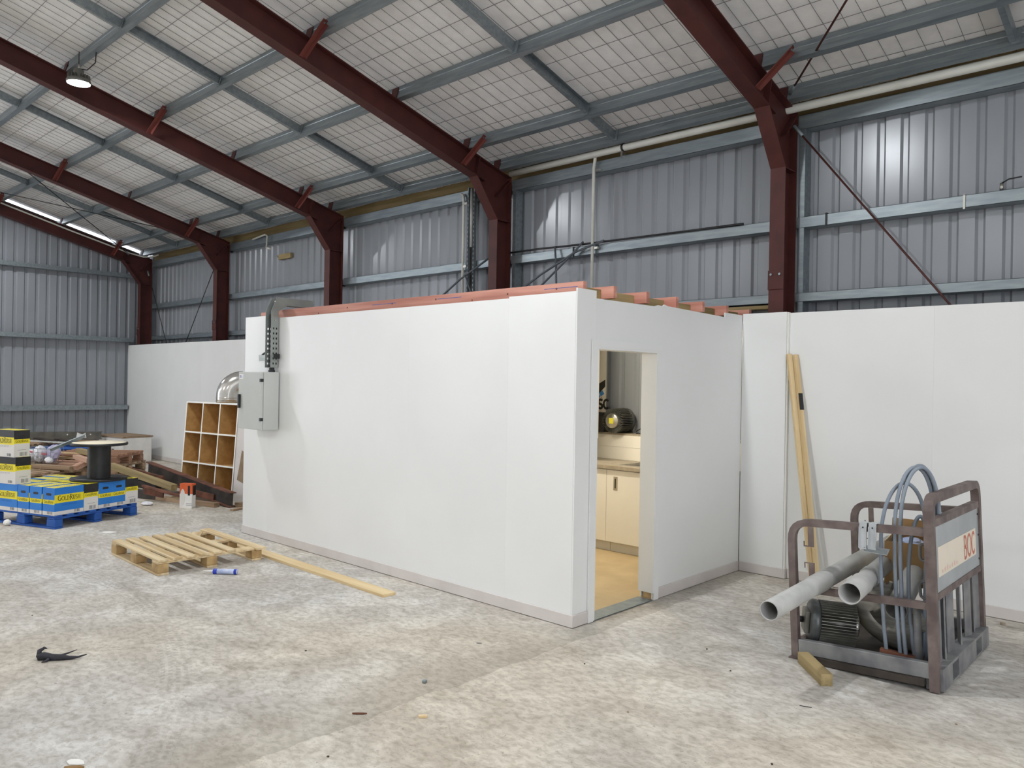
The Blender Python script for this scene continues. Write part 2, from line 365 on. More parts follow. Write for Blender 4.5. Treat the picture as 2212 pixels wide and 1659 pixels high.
# ------------------------------------------------------------ portal frames
FRAME_LABEL = ['dark red steel portal frame at right, above the two leaning timbers', 'dark red steel portal frame behind the middle of the white room',
               'dark red steel portal frame passing beside the lit ceiling lamp', 'dark red steel portal frame second from the gable end wall', 'dark red steel portal frame against the gable end wall']
def make_frame(full_splice):
    root = empty('portal_frame')
    t, tw = 0.011, 0.008
    # column
    m = MB(); zc = rz(YF)-0.0
    m.box(-FWH, FWH, YF, YF+t, 0, 3.80); m.box(-FWH, FWH, YR-t, YR, 0, ZE-0.005); m.prism([(YF+t, 0), (YR-t, 0), (YR-t, ZE-.01), (YF+t, rz(YF+t)-.27)], 'x', -.0032, .0032)
    m.box(-0.12, 0.12, YF-0.03, YR+0.02, 0, 0.016)
    m.build('column', 'red_oxide', root)
    # rafter
    m = MB(); L = (YR-RIDGE)/CS
    def pl(n0, n1, s0, s1, hx): # plate following the slope
        A = [slope(s0, n0, 0), slope(s1, n0, 0), slope(s1, n1, 0), slope(s0, n1, 0)]
        m.prism([(p[1], p[2]) for p in A], 'x', -hx, hx)
    pl(-t, 0, 0.0, L, FWH); pl(-DP+t, -t, 0.02, L, tw/2); pl(-DP, -DP+t, 0.42, L, FWH)
    m.build('rafter', 'red_oxide', root)
    # haunch: sloping bottom flange and web
    m = MB(); a = (YF, 3.80); b = (2.30, rz(2.30, -DP))
    dx, dz = b[0]-a[0], b[1]-a[1]; ln = math.hypot(dx, dz); nx_, nz_ = dz/ln, -dx/ln
    m.prism([a, b, (b[0]+nx_*t, b[1]+nz_*t), (a[0]+nx_*t, a[1]+nz_*t)], 'x', -FWH-0.001, FWH+0.001, 1)
    m.prism([(YF+0.02, 3.80), (YF+.002, 3.80), (2.302, b[1]+0.004), (2.33, rz(2.33, -DP+0.015)), (YF+0.02, rz(YF+.02, -DP+0.015))], 'x', -tw/2-0.001, tw/2+0.001)
    m.build('haunch', ['red_oxide', 'red_oxide'], root)
    # stiffener plates
    m = MB(); m.prism([(YF+0.01, 4.085), (YR-.012, ZE-.05), (YR-.012, ZE-.035), (YF+.01, 4.10)], 'x', -FWH+.004, FWH-.004); m.build('stiffener', 'red_oxide', root)
    m = MB(); m.prism([(YF+.01, 3.795), (YR-.012, 3.795), (YR-.012, 3.805), (YF+.01, 3.805)], 'x', -FWH+.004, FWH-.004); m.build('stiffener', 'red_oxide', root)
    m = MB(); m.prism([(2.295, rz(2.295, -DP)), (2.305, rz(2.305, -DP)), (2.355, rz(2.355, -.012)), (2.345, rz(2.345, -.012))], 'x', -FWH+.004, FWH-.004); m.build('stiffener', 'red_oxide', root)
    # splice plate with bolts low on the column front
    sp = MB().box(-FWH-.004, FWH+.004, YF-.012, YF, 2.66, 2.84).build('splice_plate', 'red_oxide', root, bevel=.002)
    for bx in (-.042, .042):
        MB().tube([(bx, YF-.012, 2.80), (bx, YF-.028, 2.80)], 0.012, 6, sm=False).build('bolt', 'galv', sp)
    return root
PUR_S = [(YR-py)/CS for py in (2.70, 2.165, 1.055, -0.045, -1.145, -2.245, -3.345, -4.445)]
def add_frame_bits(root, brace):
    for k, sd in enumerate(PUR_S):
        m = MB(); A = [slope(sd-.05, 0, 0), slope(sd+.05, 0, 0), slope(sd+.05, .125, 0), slope(sd-.05, .125, 0)]
        # cleat plate stands square on the rafter, across its top flange
        c = [slope(sd+.018, 0, 0), slope(sd+.011, 0, 0), slope(sd+.011, .138, 0), slope(sd+.018, .138, 0)]
        m.prism([(p[1], p[2]) for p in c], 'x', -.05, .06)
        o = m.build('purlin_cleat', 'red_oxide', root)
        if k in (1, 3, 5):
            p0 = Vector(slope(sd+.055, -DP+.02, FWH-.01)); p1 = Vector(slope(sd+.055, .085, .36))
            b = bar('fly_brace', p0, p1, 0.062, 0.006, 'red_oxide_light', root, 0, tilt=0.0)
            MB().box(.01, (p1-p0).length-.03, .025, .031, -.04, -.0031).build('brace_leg', 'red_oxide_light', b)
            MB().tube([((p1-p0).length-.03, 0, -.012), ((p1-p0).length-.03, 0, .02)], .010, 6, sm=False).build('bolt', 'galv', b)
f0 = make_frame(True); add_frame_bits(f0, True)
for i, fx in enumerate(FX):
    o = f0 if i == 0 else dup(f0)
    o.location = (fx, 0, 0); tag(o, FRAME_LABEL[i], 'steel frame', 'portal frames of the shed')

# ------------------------------------------------------------ purlins and bridging
ORD = ['lowest', 'second', 'third', 'fourth', 'fifth', 'sixth', 'seventh', 'eighth']
PUR_D, PUR_W = 0.15, 0.062
for k, sd in enumerate(PUR_S):
    m = MB()
    prof = [(0, 0), (-PUR_W, 0), (-PUR_W, .016), (-PUR_W+.003, .016), (-PUR_W+.003, .003), (-.003, .003), (-.003, .05), (-.007, .055), (-.007, .095), (-.003, .10), (-.003, PUR_D-.003), (-PUR_W+.003, PUR_D-.003), (-PUR_W+.003, PUR_D-.016), (-PUR_W, PUR_D-.016), (-PUR_W, PUR_D), (0, PUR_D), (0, .10), (-.004, .095), (-.004, .055), (0, .05)]
    pts = [slope(sd+.010+a, b, 0) for a, b in prof]
    m.prism([(p[1], p[2]) for p in pts], 'x', -14.86 if k else -14.70, 9.0)
    o = m.build('roof_purlin', 'galv')
    tag(o, ('galvanised eave purlin running just above the back cladding' if k == 0 else 'galvanised roof purlin, %s one up from the eave' % ORD[k]), 'purlin', 'roof purlins')
BAYX = [-12.75, -9.08, -5.39, -1.64, 2.15]
BAYN = ['bay next to gable end', 'second bay from gable end', 'bay beside lit lamp', 'bay above the room doorway', 'bay right of nearest column']
for bi, bx in enumerate(BAYX):
    for k in range(len(PUR_S)-2):
        s0, s1 = PUR_S[k]+.02, PUR_S[k+1]-.055
        root = empty('bridging_strut', slope((s0+s1)/2, .07, bx)); root.rotation_euler = (-TH, 0, 0)
        h = (s1-s0)/2; m = MB()
        # channel: local y runs down the slope
        fl = 1 if k % 2 else -1
        m.box(-.003*fl if fl < 0 else 0, 0 if fl < 0 else .003, -h, h, -.05, .05) if False else m.box(-.0015, .0015, -h, h, -.05, .05)
        m.box(min(0, fl*.042), max(0, fl*.042), -h, h, -.05, -.047); m.box(min(0, fl*.042), max(0, fl*.042), -h, h, .047, .05)
        m.build('channel', 'galv', root)
        c = MB().box(-.03, .03, -h-.006, -h+.004, -.062, .062).build('end_cleat', 'galv_matt', root); 
        for bz in (-.03, .03): MB().tube([(.012, -h-.02, bz), (.012, -h+.02, bz)], .009, 6, sm=False).build('bolt', 'galv_matt', c)
        MB().box(-.03, .03, h-.004, h+.008, -.062, .062).build('end_cleat', 'galv_matt', root)
        tag(root, 'bridging strut in %s, %s gap up from eave' % (BAYN[bi], ORD[k]), 'strut', 'bridging struts between purlins')

# ------------------------------------------------------------ girts
def girt(name, label, x0, x1, z0, z1):
    d = .145; m = MB(); t = .003; L = x1-x0
    m.box(0, L, 0, t, 0, z1-z0); m.box(0, L, 0, d, z1-z0-t, z1-z0); m.box(0, L, 0, d, 0, t); m.box(0, L, d-t, d, 0, .02); 
    o = m.build(name, 'galv', None, (x0, YR+.003, z0)); tag(o, label, 'girt', 'girts on the back wall'); return o
bays = [(FX[4]+.08, FX[3]-.08, 'in the bay next to the gable end'), (FX[3]+.08, FX[2]-.08, 'in the second bay from the gable end'), (FX[2]+.08, FX[1]-.08, 'behind the left of the white room'),
        (FX[1]+.08, FX[0]-.08, 'behind the right of the white room'), (FX[0]+.08, 4.4, 'right of the nearest red column')]
for x0, x1, nm in bays:
    girt('wall_girt', 'upper galvanised girt on back cladding '+nm, x0, x1, 3.262, 3.365)
    girt('wall_girt', 'lower galvanised girt on back cladding '+nm, x0, x1, 2.560, 2.645)
    girt('eave_girt', 'galvanised eave girt along top of back cladding '+nm, x0, x1, 4.20, 4.335)
    if x0 > -4: tag(MB().box(0, .05, 0, .14, 0, 1.9).build('cladding_stud', 'galv', None, (x0+.02, YR+.004, 2.40)), 'galvanised upright beside the red column '+nm, 'stud')
struct(MB().box(-14.7, 9, 3.02, 3.05, 4.30, 4.60).build('trim_2', 'eave_board'), 'brown strip showing between eave purlin and eave girt')
for k, (z0, z1) in enumerate(((3.93, 4.02), (2.50, 2.59), (1.00, 1.10))):
    m = MB(); m.box(0, .003, 0, 7, 0, z1-z0); m.box(-.14, 0, 0, 7, z1-z0-.003, z1-z0); m.box(-.14, 0, 0, 7, 0, .003)
    yend = 2.60 if k < 2 else 2.50
    o = m.build('gable_girt', 'galv', None, (XE+.147, yend-7, z0)); tag(o, ['top galvanised girt across the gable end wall', 'middle galvanised girt across the gable end wall', 'low galvanised girt across the gable end wall'][k], 'girt')

# ------------------------------------------------------------ white lining and the white room
LY = 2.53
def lining(root, x0, x1, y, ztop, wd=1.2, start=0.0):
    x = x0; first = True
    while x < x1-.01:
        e = min(x1, x+(start if first and start else wd)); first = False
        MB().box(0, e-x-.0005, 0, .012, 0, ztop).build('panel', 'white_board', root, (x, y, 0.002)); x = e
wr = struct(empty('wall_lining_right'), 'white board lining on the back wall at right')
lining(wr, .4448, 6.8, 2.560, 2.421)
MB().box(.433, .4446, LY, 2.572, 0.002, 2.428).build('return_edge', 'edge_white', wr)
lining(wr, 0.006, .4326, LY-.012, 2.428)
wll = struct(empty('wall_lining_left'), 'white board lining on the back wall towards the gable end')
lining(wll, -14.77, -4.76, LY, 2.430)
RL = -4.745; FT = 2.392
wf = struct(empty('wall_room_front'), 'long white board front of the small room')
for a, b, zt in ((-.6690, -.0135, 2.405), (-1.866, -.6695, FT), (-3.03, -1.8665, FT), (-4.23, -3.0305, FT), (RL, -4.2305, 2.424)):
    MB().box(a, b, 0, .0125, .002, zt).build('panel', 'white_board', wf)
for a in (-.05, -.6, -1.2, -1.8, -2.4, -3.0, -3.6, -4.2, -4.69):
    MB().box(a-.0225, a+.0225, .0135, .10, .0, 2.375).build('stud', 'pine', wf)
wd_ = struct(empty('wall_room_door'), 'white board side of the small room with the doorway')
D0, D1, DZ = .243, 1.022, 2.00
m = MB(); m.box(-.012, 0, 0, D0-.0185, .002, 2.428)
m.build('panel', 'white_board', wd_)
# board above and right of the doorway with its notched top edge
m = MB(); top = [(D0, 2.424), (.205, 2.424)]
poly = [(D0-.018, DZ+.0185), (D1+.0185, DZ+.0185), (D1+.0185, .002), (LY-.014, .002), (LY-.014, 2.418), (2.18, 2.418), (2.18, 2.376), (1.20, 2.395), (1.15, 2.404), (1.12, 2.388), (1.06, 2.392), (1.0, 2.378), (D0-.018, 2.372)]
m.prism(poly, 'x', -.012, 0); m.build('panel', 'white_board', wd_)
MB().box(-.115, -.0125, .0135, LY-.02, 2.33, 2.372).build('top_plate', 'treated', wd_)
for a in (.03, D0-.05, D1+.06, 1.6, 2.1, 2.49): MB().box(-.102, -.0125, a-.0225, a+.0225, 0, 2.33).build('stud', 'pine', wd_)
MB().box(-.125, -.115, D1+.03, 2.49, 0.002, 2.37).build('inner_panel', 'white_board', wd_)
MB().box(-.125, -.115, .10, D0-.03, 0.002, 2.37).build('inner_panel', 'white_board', wd_)
MB().box(-.125, -.115, D0-.03, D1+.03, DZ+.02, 2.37).build('inner_panel', 'white_board', wd_)
wfi = struct(MB().box(-4.69, -.13, .102, .114, .002, 2.37).build('wall_room_inner', 'white_board'), 'white board lining inside the small room')
struct(MB().box(RL, RL+.11, .0135, 3.04, .002, 2.38).build('wall_room_end', 'white_board'), 'white end wall of the small room')
struct(MB().box(-4.62, -.13, .12, 3.0, 2.372, 2.384).build('ceiling_room', 'white_board'), 'unseen white ceiling board added to keep light in the small room')  # unseen board added to hold the warm light inside the room
struct(MB().box(-4.62, -.004, .116, 3.0, .001, .006).build('floor_room', 'vinyl'), 'beige vinyl floor inside the doorway')
# room back wall below the ledge, made of two white boards; timber framing stands behind it
rb = struct(empty('wall_room_back'), 'low white wall behind the kitchen bench')
MB().box(-4.6, .25, 2.86, 2.872, 0.01, 1.040).build('panel', 'cabinet_white', rb)
MB().box(-4.6, .25, 2.86, 2.872, 1.042, 1.175).build('panel', 'cabinet_white', rb)
MB().box(-4.6, .25, 2.862, 3.05, 1.176, 1.196).build('ledge', 'worktop', rb)
# skirting boards
def skirt(n, label, x0, x1, y0, y1):
    struct(MB().box(x0, x1, y0, y1, .004, .092).build(n, 'white_trim', bevel=.003), label)
skirt('baseboard_front', 'pale skirting board along the front of the small room', RL-.006, .011, -.011, -.0005)
skirt('baseboard_door_near', 'short pale skirting board between room corner and doorway', .0005, .011, -.0004, .165)
skirt('baseboard_door_far', 'pale skirting board right of the doorway', .0005, .011, 1.105, LY-.024)
skirt('baseboard_corner', 'short pale skirting board on the lining beside the inner corner', .012, .4446, LY-.023, LY-.0125)
skirt('baseboard_right', 'pale skirting board along the right white lining', .458, 6.8, 2.549, 2.5595)
skirt('baseboard_return', 'tiny return of skirting board at the lining step', .445, .456, LY-.023, 2.5485)
skirt('baseboard_left', 'pale skirting board along the far left white lining', -14.7, RL-.02, LY-.011, LY-.0005)
# doorway casing
dr = struct(empty('door_1'), 'white doorway casing without a door leaf')
MB().box(.0035, .017, .168, D0-.0182, .003, DZ+.0182).build('architrave', 'white_board', dr)
MB().box(.0035, .017, D1+.0182, 1.103, .003, DZ+.0182).build('architrave', 'white_board', dr)
MB().box(.0035, .017, .168, 1.103, DZ+.0184, DZ+.068).build('architrave', 'white_board', dr)
MB().box(-.128, .0165, D0-.018, D0-.0003, .008, DZ-.0003).build('jamb', 'white_board', dr)
MB().box(-.128, .0165, D1+.0003, D1+.018, .06, DZ-.0003).build('jamb', 'white_board', dr)
MB().box(-.128, .0165, D0-.018, D1+.018, DZ+.0003, DZ+.018).build('jamb', 'white_board', dr)
MB().box(-.128, .012, D0, D1, .0062, .010).build('threshold', 'galv_matt', dr)

# joists and blocking on top of the room
JY = [.106, .466, .911, 1.356, 1.794, 2.230, 2.690]
JN = ['front', 'second', 'third', 'fourth', 'fifth', 'sixth', 'rearmost']
for k, jy in enumerate(JY):
    xl = -4.28 if k == 0 else -4.6
    o = bar('ceiling_joist', (-.006 if k else -.016, jy, 2.440), (xl, jy, 2.440), .045, .092, 'pink_timber')
    tag(o, '%s pink-stained ceiling joist on top of the white room' % JN[k], 'timber', 'joists on the white room')
    if k == 0:
        for kx in (.25, .75, 1.15, 1.6, 2.2, 2.9, 3.4): MB().tube([(kx, .0222, -.01+.02*math.sin(kx*9)), (kx, .0232, -.01+.02*math.sin(kx*9))], .009, 8, sm=False).build('knot', 'rust', o)
        for kx, kl in ((.05, .32), (1.28, .3), (2.15, .35)): MB().box(kx, kx+kl, .0222, .0232, .008, .012).build('chalk_mark', 'ink_blue', o)
for k in range(6):
    y0, y1 = JY[k]+.024, JY[k+1]-.024
    o = bar('blocking', (-.145, y0, 2.424), (-.145, y1, 2.424), .045, .076 if k else .084, 'treated')
    tag(o, 'brown treated blocking between %s and %s ceiling joists' % (JN[k], JN[k+1]), 'timber', 'blocking between the joists')
tag(bar('timber_offcut', (-4.55, .10, 2.446), (-4.36, .10, 2.446), .045, .06, 'pink_timber'), 'small pink timber block on room wall top left of the cable tray', 'timber')
# timber framing of the room seen behind its back corner
tag(bar('top_plate', (-1.2, 2.985, 2.530), (.17, 2.985, 2.530), .09, .035, 'treated'), 'brown timber plate under the lower girt beside nearest column', 'timber')
for k, sx in enumerate((-.24, -.13, -.07, .055, .13)):
    tag(bar('wall_stud', (sx, 2.985, 1.25), (sx, 2.985, 2.510), .07, .045, 'treated'), '%s brown timber stud from the left under the plate beside nearest column' % ORD[k].replace('lowest', 'first'), 'timber')

# ------------------------------------------------------------ services on the back wall and under the roof
def pipe(name, label, pts, r, m, cat='pipe', n=12, clips=()):
    o = MB().tube(pts, r, n).build(name, m); tag(o, label, cat)
    return o
def arc(c, r, a0, a1, n, f):
    return [f(c[0]+r*math.cos(a0+(a1-a0)*i/n), c[1]+r*math.sin(a0+(a1-a0)*i/n)) for i in range(n+1)]
o = pipe('eave_pipe', 'long off-white pipe running under the eave purlin at right', [(-3.35, 2.83, 4.393), (-1.5, 2.83, 4.392), (4.3, 2.83, 4.372)], .040, 'pvc_white')
for cx in (-1.62, .02): 
    MB().tube([(cx-.012, 2.83, 4.393), (cx+.012, 2.83, 4.393)], .047, 12).build('clip', 'black', o)
    MB().box(cx-.012, cx+.012, 2.79, 2.87, 4.29, 4.345).build('bracket', 'steel', o)
o = pipe('conduit', 'off-white vertical conduit from eave pipe down behind the room', [(-2.07, 2.88, 2.1), (-2.07, 2.88, 4.25), (-2.045, 2.865, 4.32), (-2.02, 2.84, 4.37)], .019, 'pvc_white')
for cz in (3.32, 4.22): MB().box(-2.04, -1.99, 2.87, 2.905, cz-.012, cz+.012).build('clip', 'steel', o)
o = pipe('conduit', 'off-white vertical conduit left of the cable ladder behind the room', [(-4.262, 2.88, 2.1), (-4.262, 2.88, 4.22), (-4.275, 2.88, 4.27), (-4.31, 2.88, 4.29)], .018, 'pvc_white')
for cz in (3.30, 4.15): MB().box(-4.243, -4.19, 2.87, 2.905, cz-.015, cz+.015).build('clip', 'steel', o)
# cable ladder and conduit between
cl = empty('cable_tray', (-4.10, 2.86, 2.1)); tag(cl, 'dark perforated vertical cable tray left of the middle red column', 'cable tray')
for sx in (-.062, .05):
    m = MB(); m.box(sx, sx+.012, 0, .05, 0, 2.25); m.build('side_rail', 'galv_matt', cl)
m = MB(); m.box(-.05, .05, .044, .048, 0, 2.25); m.build('tray_back', 'dark_steel', cl)
m = MB()
for k in range(36): m.box(.0505, .0625, -.001, .0005, .05+k*.06, .08+k*.06); m.box(-.060, -.052, -.001, .0005, .05+k*.06, .08+k*.06)
m.build('slots', 'black', cl)
pipe('conduit', 'grey conduit running inside the vertical cable tray', [(-4.10, 2.875, 3.55), (-4.10, 2.875, 4.33)], .021, 'pvc_grey')
# flexible cables over the girts
pipe('cable', 'black cable laid along the upper girt behind the room', [(-3.38, 2.88, 3.40), (-2.9, 2.88, 3.40), (-2.5, 2.89, 3.39), (-2.2, 2.89, 3.385), (-1.2, 2.90, 3.378), (-.2, 2.90, 3.372)], .012, 'black', 'cable', 8)
pipe('flexible_conduit', 'grey flexible conduit sloping down from upper girt, left strand', [(-1.9, 2.87, 3.39), (-2.3, 2.86, 3.30), (-2.8, 2.80, 3.06), (-3.3, 2.70, 2.75), (-3.6, 2.5, 2.48)], .014, 'pvc_dark', 'cable', 8)
pipe('flexible_conduit', 'grey flexible conduit sloping down from upper girt, right strand', [(-2.2, 2.87, 3.41), (-2.35, 2.86, 3.28), (-2.75, 2.80, 2.95), (-3.05, 2.70, 2.70), (-3.4, 2.5, 2.46)], .013, 'pvc_dark', 'cable', 8)
pipe('flexible_conduit', 'grey flexible conduit dropping straight from upper girt', [(-2.63, 2.87, 3.40), (-2.60, 2.85, 3.25), (-2.52, 2.78, 2.85), (-2.55, 2.6, 2.48)], .012, 'pvc_dark', 'cable', 8)
pipe('flexible_conduit', 'grey flexible conduit sloping down left from the middle red column', [(-3.72, 2.84, 3.36), (-4.2, 2.80, 3.13), (-4.6, 2.75, 2.87), (-5.0, 2.6, 2.60), (-5.15, 2.5, 2.47)], .014, 'pvc_dark', 'cable', 8)
pipe('flexible_conduit', 'short grey conduit hanging beside the vertical cable tray', [(-4.13, 2.80, 3.17), (-4.0, 2.78, 2.95), (-3.85, 2.72, 2.60), (-3.82, 2.6, 2.46)], .011, 'pvc_dark', 'cable', 8)
for k, (bx, z0) in enumerate(((-2.38, 3.36), (.62, 3.315), (1.76, 3.315))):
    c = 'black' if k < 2 else 'pvc_white'
    m = MB(); m.box(bx-.008, bx+.008, YR-.006, YR+.002, 3.25, 3.37); m.box(bx-.008, bx+.008, YR-.006, YR+.12, 3.366, 3.374)
    tag(m.build('cable_tie', c), ['black cable tie round the upper girt behind the room', 'black cable tie round the upper girt right of the column', 'white cable tie round the upper girt at right'][k], 'cable tie')
o = pipe('ball_valve', 'small brass valve with black lever on upper girt at far right', [(2.02, 2.95, 3.37), (2.02, 2.95, 3.43)], .014, 'steel', 'valve', 8)
MB().tube([(2.02, 2.95, 3.43), (2.07, 2.95, 3.455), (2.16, 2.95, 3.46)], .006, 6).build('lever', 'black', o)
# bracing rods with forked ends
def rod(label, p0, p1, r=.009, m='red_oxide'):
    o = MB().tube([p0, p1], r, 8).build('brace_rod', m); tag(o, label, 'brace rod'); d = (Vector(p1)-Vector(p0)).normalized()
    MB().tube([p0, Vector(p0)+d*.14], .017, 8).build('turnbuckle', 'galv_matt', o); return o
rod('thin dark red brace rod crossing the back cladding at right', (.345, 2.80, 4.21), (3.10, 2.80, .62))
rod('thin dark red roof brace rod rising from the nearest column', (.36, 2.66, 4.47), (2.6, .14, 5.02+.06))
rod('dark roof brace rod rising right in the gable end bay', (-14.3, 2.33, 4.40), (-11.1, -.75, 5.24), .008, 'dark_steel')
rod('dark roof brace rod falling right in the gable end bay', (-14.4, -1.35, 5.40), (-11.1, 2.2, 4.44), .008, 'dark_steel')
rod('dark wall brace rod falling right in the gable end bay', (-14.45, 2.80, 4.10), (-12.4, 2.80, .90), .008, 'dark_steel')
rod('dark wall brace rod falling left in the gable end bay', (-11.05, 2.80, 4.15), (-13.2, 2.80, 1.60), .008, 'dark_steel')
pipe('conduit', 'pale conduit running up beside the gable end rafter', [(-14.05, 2.86, 4.43), (-14.35, 2.84, 4.41), (-14.44, 2.70, 4.40), (-14.47, 2.40, 4.455), (-14.48, 1.2, 4.775), (-14.48, -.05, 5.125), (-14.48, -1.6, 5.55)], .017, 'pvc_white')
o = pipe('conduit', 'short bent white conduit stub under the eave near the gable end', [(-9.9, 2.86, 4.30), (-9.45, 2.86, 4.34), (-9.38, 2.86, 4.30), (-9.36, 2.84, 4.16), (-9.30, 2.80, 4.08), (-9.1, 2.76, 4.03)], .016, 'pvc_white')
tag(bar('timber_block', (-9.24, 3.03, 3.93), (-8.84, 3.03, 3.93), .05, .09, 'treated'), 'yellow-brown timber block fixed high on the back cladding', 'timber')

# ------------------------------------------------------------ high-bay lamps
def make_lamp():
    r = empty('high_bay_lamp'); D = math.radians
    MB().lathe([(.123, 0), (.130, .012), (.130, .03), (.115, .05), (.08, .062), (.06, .065), (.0, .065)], 32).build('housing', 'lamp_fin', r)
    MB().lathe([(.0, .006), (.117, .006), (.119, .002)], 24).build('lens', 'lens', r)
    m = MB()
    for k in range(20):
        a = 2*PI*k/20; c, s_ = math.cos(a), math.sin(a); px, py = -s_*.003, c*.003
        P = [(c*.06+px, s_*.06+py), (c*.12+px, s_*.12+py), (c*.12-px, s_*.12-py), (c*.06-px, s_*.06-py)]
        m.prism(P, 'z', .05, .095)
    m.build('heat_fins', 'lamp_fin', r)
    MB().lathe([(.055, .06), (.055, .15), (.045, .165), (0, .165)], 20).build('driver', 'lamp_fin', r)
    MB().tube([(-.012, 0, .16), (-.02, 0, .20), (0, 0, .222), (.02, 0, .20), (.012, 0, .16)], .006, 6).build('hook', 'steel', r)
    return r
lp = make_lamp(); first = True
for ly in LAMP_Y:
    for lx in LAMP_X:
        o = lp if first else dup(lp); first = False
        o.location = (lx, ly, LAMP_Z)
        tag(o, 'lit round high-bay lamp hanging beside the third red rafter' if (lx, ly) == (-6.45, -1.22) else 'unseen high-bay lamp of the %s row, %s from the gable end' % ('back wall' if ly > -5 else 'front wall', ORD[LAMP_X.index(lx)].replace('lowest', 'first')), 'lamp', 'high-bay lamps of the shed')
        zt = rz(ly) if ly > RIDGE else rz(2*RIDGE-ly)
        c = MB().tube([(lx, ly, LAMP_Z+.222), (lx, ly, zt+.02)], .004, 6).build('suspension_wire', 'dark_steel', o); c.matrix_parent_inverse = Matrix.Translation((-lx, -ly, -LAMP_Z))
pipe('lamp_flex', 'looped black flex above the lit high-bay lamp', [(-6.45, -1.22, 5.30), (-6.33, -1.17, 5.27), (-6.22, -1.12, 5.34), (-6.20, -1.12, 5.46), (-6.3, -1.13, 5.52)], .006, 'black', 'cable', 6)

# ------------------------------------------------------------ lettering made of little strokes
def arcp(cx, cy, rx, ry, a0, a1, n=12):
    return [(cx+rx*math.cos(math.radians(a0+(a1-a0)*i/n)), cy+ry*math.sin(math.radians(a0+(a1-a0)*i/n))) for i in range(n+1)]
GL = {
 'G': (.92, [arcp(.46, .5, .40, .46, 48, 318), [(.74, .06), (.74, .42)], [(.58, .42), (.90, .42)]]),
 'O': (.96, [arcp(.48, .5, .42, .46, 0, 360, 20)]),
 'L': (.68, [[(.16, 0), (.16, 1)], [(.02, .03), (.64, .03)], [(.64, .0), (.64, .2)], [(.02, .97), (.32, .97)]]),
 'D': (.88, [[(.17, 0), (.17, 1)], [(.02, .97), (.4, .97)], [(.02, .03), (.4, .03)], arcp(.36, .5, .42, .47, -90, 90)]),
 'R': (.84, [[(.17, 0), (.17, 1)], [(.02, .97), (.4, .97)], [(.02, .03), (.32, .03)], arcp(.38, .73, .27, .24, -90, 90, 8), [(.2, .49), (.4, .49)], [(.42, .49), (.82, .0)]]),
 'U': (.86, [[(.16, 1), (.16, .34)], arcp(.42, .34, .26, .31, 180, 360, 10), [(.68, .34), (.68, 1)], [(.02, .97), (.3, .97)], [(.55, .97), (.82, .97)]]),
 'S': (.66, [arcp(.32, .73, .22, .23, 30, 270, 10), arcp(.32, .27, .24, .23, 90, -150, 10)]),
 'H': (.92, [[(.18, 0), (.18, 1)], [(.72, 0), (.72, 1)], [(.18, .5), (.72, .5)], [(.04, .97), (.32, .97)], [(.04, .03), (.32, .03)], [(.58, .97), (.86, .97)], [(.58, .03), (.86, .03)]]),
 'E': (.66, [[(.14, 0), (.14, 1)], [(.02, .97), (.6, .97)], [(.02, .03), (.62, .03)], [(.14, .52), (.48, .52)]]),
 'M': (1.0, [[(.14, 0), (.16, 1)], [(.16, 1), (.5, .05)], [(.5, .05), (.84, 1)], [(.84, 1), (.86, 0)]]),
 'N': (.9, [[(.16, 0), (.16, 1)], [(.16, 1), (.72, 0)], [(.72, 0), (.72, 1)]]),
 'A': (.84, [[(.04, 0), (.42, 1)], [(.42, 1), (.80, 0)], [(.2, .36), (.64, .36)]]),
 'W': (1.1, [[(.04, 1), (.3, 0)], [(.3, 0), (.55, .9)], [(.55, .9), (.8, 0)], [(.8, 0), (1.04, 1)]]),
 'T': (.76, [[(.38, 0), (.38, 1)], [(.03, .97), (.73, .97)]]),
 'B': (.76, [[(.16, 0), (.16, 1)], arcp(.36, .74, .24, .23, -90, 90, 8), arcp(.36, .26, .28, .23, -90, 90, 8), [(.16, .97), (.36, .97)], [(.16, .5), (.36, .5)], [(.16, .03), (.36, .03)]]),
 'C': (.82, [arcp(.46, .5, .38, .46, 45, 315)]),
 ' ': (.4, []),
}
def text2d(txt, h, thick=.17, thin=.065, small=1.0):
    quads = []; x = 0
    for k, ch in enumerate(txt):
        up = ch.isupper(); sc = h*(1.0 if up else small); wd, st = GL[ch.upper()]
        for s_ in st:
            for (ax, ay), (bx, by) in zip(s_[:-1], s_[1:]):
                dx, dy = bx-ax, by-ay; l = math.hypot(dx, dy) or 1; t = (thin+(thick-thin)*abs(dy)/l)/2
                nx_, ny_ = -dy/l*t, dx/l*t; ex, ey = dx/l*.012, dy/l*.012
                quads.append([(x+sc*(px), sc*(py)) for px, py in ((ax+nx_-ex, ay+ny_-ey), (ax-nx_-ex, ay-ny_-ey), (bx-nx_+ex, by-ny_+ey), (bx+nx_+ex, by+ny_+ey))])
        x += wd*sc+.03*h
    return quads, x
def put_quads(m, quads, org, ux, uy, mi=0):
    org, ux, uy = Vector(org), Vector(ux), Vector(uy); n = ux.cross(uy)*.0006
    for q in quads: m.add([org+ux*a+uy*b+n for a, b in q], [(0, 1, 2, 3)], mi)
def centred(m, txt, c, ux, uy, h, mi=0, width=None, **kw):
    q, wd = text2d(txt, h, **kw); sx = (width/wd) if width else 1.0
    q = [[((a-wd/2)*sx, b) for a, b in qq] for qq in q]; put_quads(m, q, c, ux, uy, mi)
def barcode(m, c, ux, uy, wd, h, seed, mi=0):
    r = random.Random(seed); x = -wd/2; q = []
    while x < wd/2:
        b = r.choice((.0022, .004, .0055)); q.append([(x, 0), (x+b, 0), (x+b, h), (x, h)]); x += b+r.choice((.0025, .004, .006))
    put_quads(m, q, c, ux, uy, mi)

